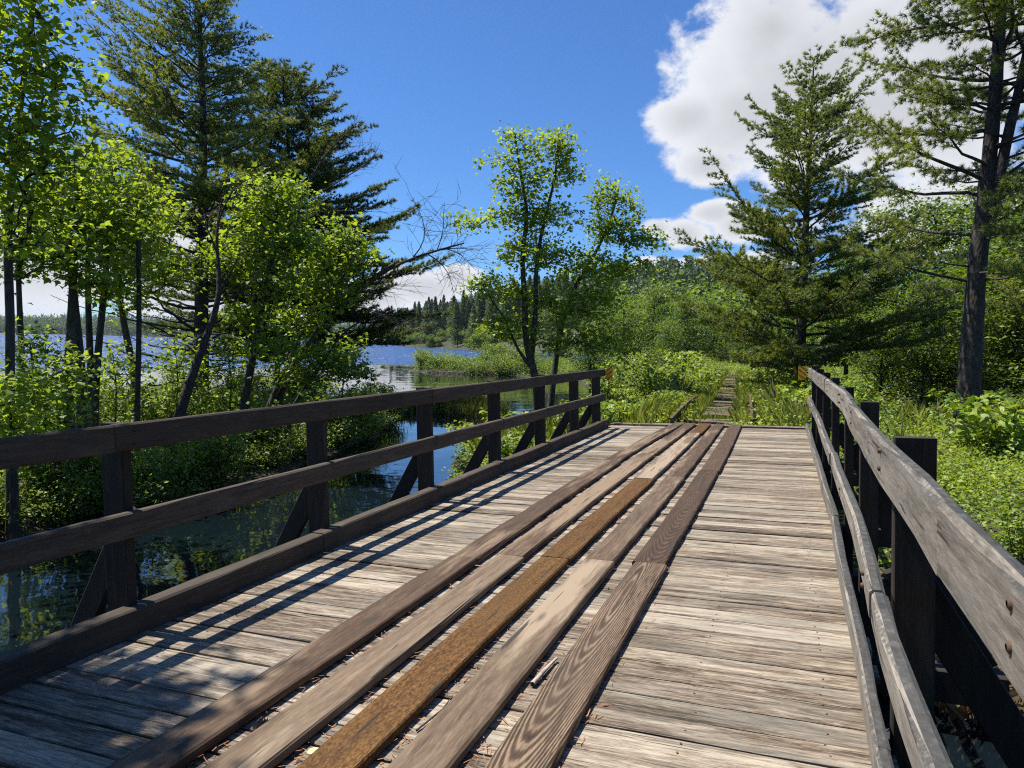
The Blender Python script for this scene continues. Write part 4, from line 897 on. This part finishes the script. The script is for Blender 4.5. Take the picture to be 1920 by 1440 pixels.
# --- far woods across the lake: each tree its own object, simple shared meshes
def far_conifer(h, r, n, seed):
    g = np.random.default_rng(seed); u = g.random(n) ** 0.8; z = h * (0.1 + 0.9 * u); rr = r * ((1 - u) ** 0.8 if seed == 2 else (1 - u ** 2.2) ** 0.75) + 0.12
    lay = np.sin(z * 2.6 + seed) * 0.25 + 0.85
    a = g.random(n) * 6.283; q = rr * lay * g.uniform(0.1, 1.12, n)
    C = np.stack([q * np.cos(a), q * np.sin(a), z - q * 0.12 + g.normal(0, 0.25, n)], 1); D = norm(np.stack([np.cos(a), np.sin(a), g.normal(0.05, 0.3, n)], 1))
    L = (0.55 + 0.6 * (1 - u)) * g.uniform(0.6, 1.2, n); S = norm(np.cross(D, norm(g.normal(size=(n, 3))))) * (L * 0.28)[:, None]
    V = np.stack([C - S, C + S, C + D * L[:, None]], 1)
    tr = tubes([[(0, 0, -1), (0, 0, h * 0.5), (0, 0, h * 0.98)]], [[0.2, 0.12, 0.02]], 5, mat=1)
    return build_mesh('conifer_tree', [(V, None, g.random(n), 0, False), tr])
def far_broad(h, r, n, seed):
    g = np.random.default_rng(seed); nb_ = 9; bc = np.stack([g.normal(0, 0.45 * r, nb_), g.normal(0, 0.45 * r, nb_), g.uniform(0.08, 0.85, nb_) * h], 1); k = g.integers(0, nb_, n)
    C = bc[k] + norm(g.normal(size=(n, 3))) * (g.random((n, 1)) ** 0.4) * np.array([0.55 * r, 0.55 * r, 0.17 * h])
    ch_ = leaves(C, 0.55, KITE, None, 0.3); tr = tubes([[(0, 0, -1), (0, 0, h * 0.3), (0, 0, h * 0.7)]], [[0.2, 0.14, 0.04]], 5, mat=1)
    return build_mesh('broadleaf_tree', [(ch_[0], None, ch_[2], 0, False), tr])
FC = [far_conifer(21, 3.1, 2600, 1), far_conifer(24, 3.4, 2800, 2), far_conifer(18, 3.8, 2600, 3)]
FB = [far_broad(12, 4.2, 2200, 4), far_broad(9, 3.8, 2000, 5)]
for me in FC: me.materials.append(M['needle_far']); me.materials.append(M['bark_pine'])
for me in FB: me.materials.append(M['forest']); me.materials.append(M['bark_maple'])
SH = [(-172, 722), (-105, 562), (-62, 412), (-36, 342), (-17, 284), (2, 237), (20, 208), (42, 212)]
rf = random.Random(12); cnt = 0
shore = np.array(SH, float)
def shore_pt(t):
    d = np.linspace(0, 1, len(shore)); return np.array([np.interp(t, d, shore[:, 0]), np.interp(t, d, shore[:, 1])])
for k in range(270):
    t_ = 0.03 + 0.62 * rf.random(); p = shore_pt(t_); row = rf.random() ** 1.1; q = p + np.array([0.55, 0.83]) * (-1.5 + row * 70) + np.array([rf.gauss(0, 4), rf.gauss(0, 4)])
    z = gz(q[0], q[1])
    if z < 0.02: continue
    broad = row < 0.2 and rf.random() < 0.8 or rf.random() < 0.28
    me = rf.choice(FB) if broad else rf.choice(FC)
    o = bpy.data.objects.new('broadleaf_tree' if broad else 'conifer_tree', me); COL.objects.link(o); o.location = (q[0], q[1], z - 0.2); s_ = rf.uniform(0.78, 1.12) * (0.8 if broad else 1.0)
    o.rotation_euler = (rf.gauss(0, .02), rf.gauss(0, .02), rf.uniform(0, 6.28)); o.scale = (s_ * rf.uniform(0.9, 1.25), s_ * rf.uniform(0.9, 1.25), s_)
    if broad: tag(o, 'light green broadleaf tree along the wooded shore across the lake', 'tree', 'broadleaf trees on the far shore')
    else: tag(o, 'dark conifer in the wooded hill across the lake', 'conifer', 'conifers on the far shore')
# the long distant shore at the left reads as one mass of trees
g = RNG; n = 6500
fx = g.uniform(-1250, -150, n); fy = 1435 + np.abs(g.normal(0, 1, n)) ** 1.6 * 200 ; fz = ground(fx, fy); hh = g.uniform(12, 22, n)
ok = fz > 0.5; fx, fy, fz, hh = fx[ok], fy[ok], fz[ok], hh[ok]; n = len(fx); K = 18
u = g.random((n, K)); a = g.random((n, K)) * 6.283; rr = (3.6 * (1 - u) ** 0.8 + 0.3) * g.uniform(0.4, 1, (n, K))
C = np.stack([fx[:, None] + rr * np.cos(a), fy[:, None] + rr * np.sin(a), fz[:, None] + hh[:, None] * (0.05 + 0.95 * u)], -1).reshape(-1, 3)
D = norm(g.normal(size=C.shape)); S = norm(np.cross(D, norm(g.normal(size=C.shape)))) * 1.3
V = np.stack([C - S, C + S, C + D * 2.6 + np.array([0, 0, 0.8])], 1)
o = link('forest', build_mesh('forest', [(V, None, np.repeat(g.random(n), K), 0, False)]), M['needle_far']); tag(o, 'distant wooded shore seen between the left bank trunks', kind='stuff')
n = 2200; tq = g.uniform(0.02, 0.9, n); dd = np.linspace(0, 1, len(shore)); ro = g.random(n) ** 0.8 * 260 + 45
fx = np.interp(tq, dd, shore[:, 0]) + 0.55 * ro + g.normal(0, 6, n); fy = np.interp(tq, dd, shore[:, 1]) + 0.83 * ro + g.normal(0, 6, n); fz = ground(fx, fy); hh = g.uniform(14, 24, n)
ok = fz > 0.5; fx, fy, fz, hh = fx[ok], fy[ok], fz[ok], hh[ok]; n = len(fx); K = 60
u = g.random((n, K)); a = g.random((n, K)) * 6.283; rr = (3.4 * (1 - u) ** 0.8 + 0.25) * g.uniform(0.4, 1, (n, K))
C = np.stack([fx[:, None] + rr * np.cos(a), fy[:, None] + rr * np.sin(a), fz[:, None] + hh[:, None] * (0.05 + 0.95 * u)], -1).reshape(-1, 3)
D = norm(g.normal(size=C.shape) + np.array([0, 0, -0.2])); S = norm(np.cross(D, norm(g.normal(size=C.shape)))) * 0.7
V = np.stack([C - S, C + S, C + D * 1.7 + np.array([0, 0, 0.5])], 1)
o = link('forest', build_mesh('forest', [(V, None, np.repeat(g.random(n), K), 0, False)]), M['needle_far']); tag(o, 'dense conifer wood on the hill behind the shore trees across the lake', kind='stuff')
# hill woods at the right behind everything: a continuous wood
n = 900; fx = g.uniform(10, 190, n); fy = g.uniform(82, 190, n); ok = (fx > 12 + (fy - 82) * 0.12); fx, fy = fx[ok], fy[ok]; fz = ground(fx, fy); n = len(fx); K = 170; hh = g.uniform(7, 13, n)
u = g.random((n, K)); a = g.random((n, K)) * 6.283; rr = 3.2 * np.sin(np.pi * (0.15 + 0.8 * u)) * g.uniform(0.5, 1, (n, K))
C = np.stack([fx[:, None] + rr * np.cos(a), fy[:, None] + rr * np.sin(a), fz[:, None] + hh[:, None] * (0.05 + 0.95 * u)], -1).reshape(-1, 3)
ch_ = leaves(C, 0.8, KITE, None, 0.3, tint=np.repeat(g.random(n), K) * 0.6 + g.random(n * K) * 0.4)
o = link('woodland', build_mesh('woodland', [ch_]), M['forest']); tag(o, 'mass of green woods behind the near trees at the right', kind='stuff')

# ------------------------------------------------------------------ shrubs
def shrub_mesh(r, h, nst, nlv, ls, tmpl=KITE, seed=0):
    g = np.random.default_rng(seed); st = []; lp = []; ld = []
    for k in range(nst):
        a = g.random() * 6.283; L = h * g.uniform(0.6, 1.1); lean = g.uniform(0.1, 1.0) * r
        b = np.array([math.cos(a), math.sin(a), 0]); tt = np.linspace(0, 1, 6)
        P = b * (0.08 * r + lean * tt ** 1.4)[:, None] + np.array([0, 0, 1]) * (L * (tt - 0.18 * tt ** 3) - 0.1)[:, None] + np.cumsum(g.normal(0, 0.02 * h, (6, 3)), 0)
        st.append(P)
        m_ = nlv // nst; t_ = 0.22 + 0.78 * g.random(m_); p = np.stack([np.interp(t_, tt, P[:, q]) for q in range(3)], 1)
        w_ = 0.16 * r * (1.2 - 0.5 * t_[:, None]); p = p + g.normal(0, 1, (m_, 3)) * w_ * np.array([1, 1, 0.7]); lp.append(p); ld.append(np.broadcast_to(b, (m_, 3)))
    lp = np.concatenate(lp); ld = np.concatenate(ld); lp[:, 2] = np.maximum(lp[:, 2], 0.02)
    return [tubes(np.array(st), np.broadcast_to(np.linspace(0.011, 0.003, 6), (nst, 6)), 4, mat=1)], leaves(lp, ls, tmpl, ld, 0.2)
SHR = []
for k, (r_, h_, ns, nl_, ls) in enumerate([(0.9, 1.3, 16, 1700, 0.075), (1.1, 1.0, 18, 1900, 0.07), (0.7, 1.5, 12, 1300, 0.085), (1.0, 0.75, 16, 1500, 0.065)]):
    st, lf = shrub_mesh(r_, h_, ns, nl_, ls, KITE, k + 1); me = build_mesh('shrub', [lf] + st); me.materials.append(M['shrub']); me.materials.append(M['bark_maple']); SHR.append(me)
FRN = []
for k, (r_, h_, ns, nl_, ls) in enumerate([(0.8, 0.9, 16, 1200, 0.115), (1.0, 0.6, 18, 1500, 0.075), (0.85, 1.25, 12, 1000, 0.125)]):
    st, lf = shrub_mesh(r_, h_, ns, nl_, ls, KITE if k == 1 else LOBED, k + 20); me = build_mesh('shrub', [lf] + st); me.materials.append(M['fern']); me.materials.append(M['bark_maple']); FRN.append(me)
rs = random.Random(8)
def put_shrub(x, y, me, s, label, group, sz=None, dz=-0.05):
    o = bpy.data.objects.new('shrub', me); COL.objects.link(o); o.location = (x, y, gz(x, y) + dz); o.rotation_euler = (0, 0, rs.uniform(0, 6.28)); o.scale = (s, s, sz or s)
    return tag(o, label, 'shrub', group)
def in_bridge(x, y, pad=0.3):
    v = np.array([x, y, 0]) - np.array([BO[0], BO[1], 0]); l = v @ np.array([BR[0], BR[1], 0]); s = v @ np.array([BD[0], BD[1], 0])
    return LL - 0.5 - pad < l < LR + 0.5 + pad and -6 < s < 15.0
def scatter(n, xr, yr, meshes, srange, label, group, cond=None, minland=0.04):
    c_ = 0; tries = 0
    while c_ < n and tries < n * 30:
        tries += 1; x = rs.uniform(*xr); y = rs.uniform(*yr)
        if gz(x, y) < minland or in_bridge(x, y) or (cond and not cond(x, y)): continue
        a = (x - TRK_A[0]) * TRK_D[0] + (y - TRK_A[1]) * TRK_D[1]; d = (x - TRK_A[0]) * TRK_N[0] + (y - TRK_A[1]) * TRK_N[1]
        if -1 < a < 34 and abs(d) < 1.5: continue
        put_shrub(x, y, rs.choice(meshes), rs.uniform(*srange), label, group); c_ += 1
scatter(66, (-16, -4.4), (10, 34), SHR, (0.75, 1.5), 'leafy green shrub in the dense thicket of the left bank', 'shrubs of the left bank thicket')
scatter(70, (-10.0, -4.2), (8.5, 31), SHR, (0.6, 1.2), 'low shrub overhanging the water along the left bank', 'shrubs along the left water edge', lambda x, y: gz(x, y) < 0.27)
scatter(28, (-1.6, 4.5), (11.5, 27), FRN, (0.6, 1.0), 'bright green shrub on the slope left of the bridge end', 'shrubs left of the bridge end')
scatter(36, (1, 13), (24, 62), SHR + FRN, (0.95, 1.9), 'leafy shrub in the green bank left of the sleepers', 'shrubs left of the track', lambda x, y: (x - TRK_A[0]) * TRK_N[0] + (y - TRK_A[1]) * TRK_N[1] < -1.3 and (x - TRK_A[0]) * TRK_N[0] + (y - TRK_A[1]) * TRK_N[1] > -14)
scatter(33, (5.5, 26), (14.5, 62), SHR + FRN, (0.8, 1.8), 'leafy shrub in the green bank right of the sleepers', 'shrubs right of the track', lambda x, y: 1.3 < (x - TRK_A[0]) * TRK_N[0] + (y - TRK_A[1]) * TRK_N[1] < 9)
scatter(36, (4.8, 13), (5.5, 22), FRN + SHR, (0.5, 1.15), 'fresh green shrub below the right railing', 'shrubs below the right railing', lambda x, y: x > 1.2 + y * 0.37 and not (0.53 < x / y < 0.74 and y > 8.5))
scatter(10, (12, 34), (20, 40), SHR, (0.9, 1.5), 'rounded shrub on the banks of the small pond at the right', 'shrubs round the pond')
scatter(20, (-11, 2), (68, 80), SHR, (1.6, 2.3), 'rounded bush on the low green point in the lake', 'bushes on the low point')
scatter(4, (-4.6, -0.6), (31, 35), SHR, (0.4, 0.6), 'small shrub on the grassy islet by the left railing', 'shrubs on the islet')
# a few that stand out
p = W(1435, 775, 16.0); put_shrub(4.95, 15.2, FRN[0], 0.42, 'small bright green weed growing between the sleepers and the right steel rail', None)
put_shrub(W(1560, 680, 19)[0], 19.0, FRN[2], 1.35, 'tall bright leafy bush behind the end of the right railing', None)
put_shrub(W(1600, 680, 21)[0], 21.0, FRN[0], 1.5, 'wide bright bush right of the tall bush behind the right railing', None)
put_shrub(W(1800, 800, 12.5)[0], 12.2, FRN[1], 0.5, 'bright shrub at the foot of the forked pine', None)

# ------------------------------------------------------------------ ground cover, grass, reeds, dead stalks
def cover(name, n, xr, yr, hts, per, ls, mat, label, cond=None, dens=None):
    g = RNG; x = g.uniform(*xr, n); y = g.uniform(*yr, n); z = ground(x, y); ok = z > 0.03
    v = np.stack([x - BO[0], y - BO[1]], 1); l = v @ BR[:2]; s = v @ BD[:2]; ok &= ~((l > LL - 0.3) & (l < LR + 0.25) & (s < 15.0))
    d = (x - TRK_A[0]) * TRK_N[0] + (y - TRK_A[1]) * TRK_N[1]; a = (x - TRK_A[0]) * TRK_D[0] + (y - TRK_A[1]) * TRK_D[1]
    ok &= ~((np.abs(d - 0.0) < 0.55 + 0.45 * g.random(n)) & (a > -1) & (a < 36))
    if cond is not None: ok &= cond(x, y)
    x, y, z = x[ok], y[ok], z[ok]; n = len(x); hgt = g.uniform(*hts, n)
    idx = np.repeat(np.arange(n), per); m_ = len(idx); t_ = g.random(m_)
    C = np.stack([x[idx], y[idx], z[idx] + hgt[idx] * (0.15 + 0.85 * t_)], 1) + g.normal(0, 1, (m_, 3)) * np.array([0.13, 0.13, 0.05])
    o = link(name, build_mesh(name, [leaves(C, ls, KITE, None, 0.25, tint=g.random(n)[idx] * 0.6 + g.random(m_) * 0.4)]), mat); tag(o, label, kind='stuff')
cover('undergrowth', 5200, (-18, -4.3), (9, 35), (0.1, 0.7), 14, 0.07, M['shrub'], 'dense low undergrowth of the left bank')
cover('undergrowth', 5200, (-2, 16), (11, 32), (0.1, 0.55), 15, 0.085, M['fern'], 'fresh green undergrowth beyond the bridge')
cover('undergrowth', 3400, (3.5, 13), (2.5, 15), (0.1, 0.5), 15, 0.065, M['fern'], 'fresh green undergrowth below the right railing')
cover('undergrowth', 8500, (0, 36), (30, 80), (0.2, 1.0), 14, 0.13, M['shrub'], 'green undergrowth either side of the far track')
cover('undergrowth', 2500, (-11, 6), (66, 84), (0.3, 1.0), 14, 0.14, M['shrub'], 'green undergrowth on the low point in the lake')
def blades(name, x, y, hts, wid, mat, label, lean=0.35, per=6, z=None, spread=0.05):
    g = RNG; z = ground(x, y) if z is None else z; idx = np.repeat(np.arange(len(x)), per); m_ = len(idx)
    b = np.stack([x[idx], y[idx], z[idx] - 0.02], 1) + g.normal(0, spread, (m_, 3)) * np.array([1, 1, 0]); h = g.uniform(*hts, m_)
    a = g.random(m_) * 6.283; d = np.stack([np.cos(a), np.sin(a), np.zeros(m_)], 1); s = np.stack([-np.sin(a), np.cos(a), np.zeros(m_)], 1) * wid / 2
    ln = g.uniform(0.05, lean, m_) * h; mid = b + d * (ln * 0.35)[:, None]; mid[:, 2] += h * 0.6; tip = b + d * ln[:, None]; tip[:, 2] += h * 0.95
    V = np.stack([b - s, b + s, mid + s * 0.7, tip, mid - s * 0.7], 1)
    o = link(name, build_mesh(name, [(V, None, g.random(m_), 0, False)]), mat); tag(o, label, kind='stuff')
g = RNG
a = g.uniform(0.2, 36, 6500); d = g.choice([-1, 1], 6500) * np.abs(g.normal(1.05, 0.42, 6500)) - 0.05; keep = ~((np.abs(d) < 0.42)); a, d = a[keep], d[keep]
keep = ~((a < 6.5) & (np.abs(d) > 0.62) & (np.abs(d) < 1.02) & (g.random(len(a)) < 0.85)) & ~((a < 1.5) & (np.abs(d) < 1.3)); a, d = a[keep], d[keep]
P = TRK_A + TRK_D * a[:, None] + TRK_N * d[:, None]
blades('grass', P[:, 0], P[:, 1], (0.12, 0.5), 0.009, M['grass'], 'long grass growing along the sleepers', 0.6, 7)
a = g.uniform(0.3, 34, 2600); d = g.normal(0, 0.6, 2600); P = TRK_A + TRK_D * a[:, None] + TRK_N * d[:, None]
blades('grass', P[:, 0], P[:, 1], (0.05, 0.2), 0.008, M['grass'], 'short grass between the sleepers', 0.7, 6)
x = g.uniform(-5, 0, 900); y = g.uniform(30.8, 35.5, 900); ok = (ground(x, y) > -0.22) 
blades('sedge', x[ok], y[ok], (0.35, 0.8), 0.014, M['sedge'], 'sedges on the shallow islet left of the railing', 0.5, 6)
x = g.uniform(-12, -4, 1500); y = g.uniform(26, 52, 1500); ok = (ground(x, y) < -0.02) & (ground(x, y) > -0.9) & (g.random(1500) < 0.5)
blades('reeds', x[ok], y[ok], (0.3, 0.7), 0.012, M['sedge'], 'thin reeds standing in the shallow water of the cove', 0.25, 3, np.zeros(ok.sum()) - 0.05, 0.12)
x = g.uniform(10, 30, 1500); y = g.uniform(20, 33, 1500); ok = (ground(x, y) < 0.1) & (ground(x, y) > -0.5)
blades('reeds', x[ok], y[ok], (0.3, 0.7), 0.014, M['grass'], 'thin green reeds standing in the small pond', 0.3, 3, np.zeros(ok.sum()) - 0.05, 0.12)
x = g.uniform(2.8, 7.5, 6000); y = g.uniform(3.5, 8.2, 6000); zz = ground(x, y); ok = (zz > -0.2) & (zz < 0.7) & (x > 0.39 * y + 0.75)
blades('dead_stalks', x[ok], y[ok], (0.05, 0.5), 0.005, M['straw'], 'dry broken stalks on the shore under the right railing', 1.6, 4, np.maximum(zz[ok], 0))
x = g.uniform(-1, 14, 1500); y = g.uniform(13, 34, 1500); d = (x - TRK_A[0]) * TRK_N[0] + (y - TRK_A[1]) * TRK_N[1]; ok = (ground(x, y) > 0.1) & (np.abs(d) > 1.3) & (y > 14.5 + 0.0 * x) & (np.sin(x * 1.1) + np.sin(y * 0.8 + x * 0.4) > 0.1)
v_ = np.stack([x - BO[0], y - BO[1]], 1); ok &= ~(((v_ @ BR[:2]) > LL - 0.4) & ((v_ @ BR[:2]) < LR + 0.3) & ((v_ @ BD[:2]) < 15.0))
blades('grass', x[ok], y[ok], (0.4, 0.95), 0.01, M['grass'], 'tufts of tall grass among the undergrowth beyond the bridge', 0.5, 9, None, 0.1)
blades('dead_stalks', x[ok][::4], y[ok][::4], (0.5, 1.2), 0.007, M['straw'], 'dry pale stems standing among the green undergrowth', 0.4, 2, None, 0.1)
# upturned boat on the far side of the cove
pb = W(965, 662, 88)
st_ = np.linspace(-1, 1, 13); prof = []
for q in st_:
    wv = 0.62 * (1 - abs(q) ** 2.6) + 0.02; hv = 0.42 * (1 - abs(q) ** 3 * 0.5)
    prof.append([(q * 2.1, wv * math.cos(t_), hv * math.sin(t_)) for t_ in np.linspace(0, math.pi, 9)])
Vb = np.array(prof).reshape(-1, 3); i = np.arange(12)[:, None] * 9; j = np.arange(8)[None]
Fb = np.stack([i + j, i + j + 1, i + 9 + j + 1, i + 9 + j], -1).reshape(-1, 4)
o = link('upturned_boat', build_mesh('upturned_boat', [(Vb, Fb, 0.5, 0, True)]), M['boat']); o.location = (pb[0], pb[1], gz(pb[0], pb[1]) + 1.3); o.rotation_euler = (0, 0, 0.2)
tag(o, 'small pale upturned boat showing behind the bushes of the low point', 'boat')

# ------------------------------------------------------------------ summer haze over the lake
hz = bpy.data.meshes.new('haze'); bb = [(-9500, -9500, -4), (9500, -9500, -4), (9500, 9500, -4), (-9500, 9500, -4), (-9500, -9500, 100), (9500, -9500, 100), (9500, 9500, 100), (-9500, 9500, 100)]
hz.from_pydata(bb, [], [(0, 3, 2, 1), (4, 5, 6, 7), (0, 1, 5, 4), (1, 2, 6, 5), (2, 3, 7, 6), (3, 0, 4, 7)])
hm = bpy.data.materials.new('haze_air'); hm.use_nodes = True; ht = NT(hm.node_tree); ht.N.clear(); ho = ht.n('ShaderNodeOutputMaterial'); hv = ht.n('ShaderNodeVolumePrincipled')
hv.inputs['Color'].default_value = (0.78, 0.88, 1.0, 1); hv.inputs['Density'].default_value = 0.00005; hv.inputs['Anisotropy'].default_value = 0.3; ht.L.new(hv.outputs[0], ho.inputs['Volume'])
o = link('haze', hz, hm); tag(o, 'thin summer haze that pales the far shores', kind='stuff')
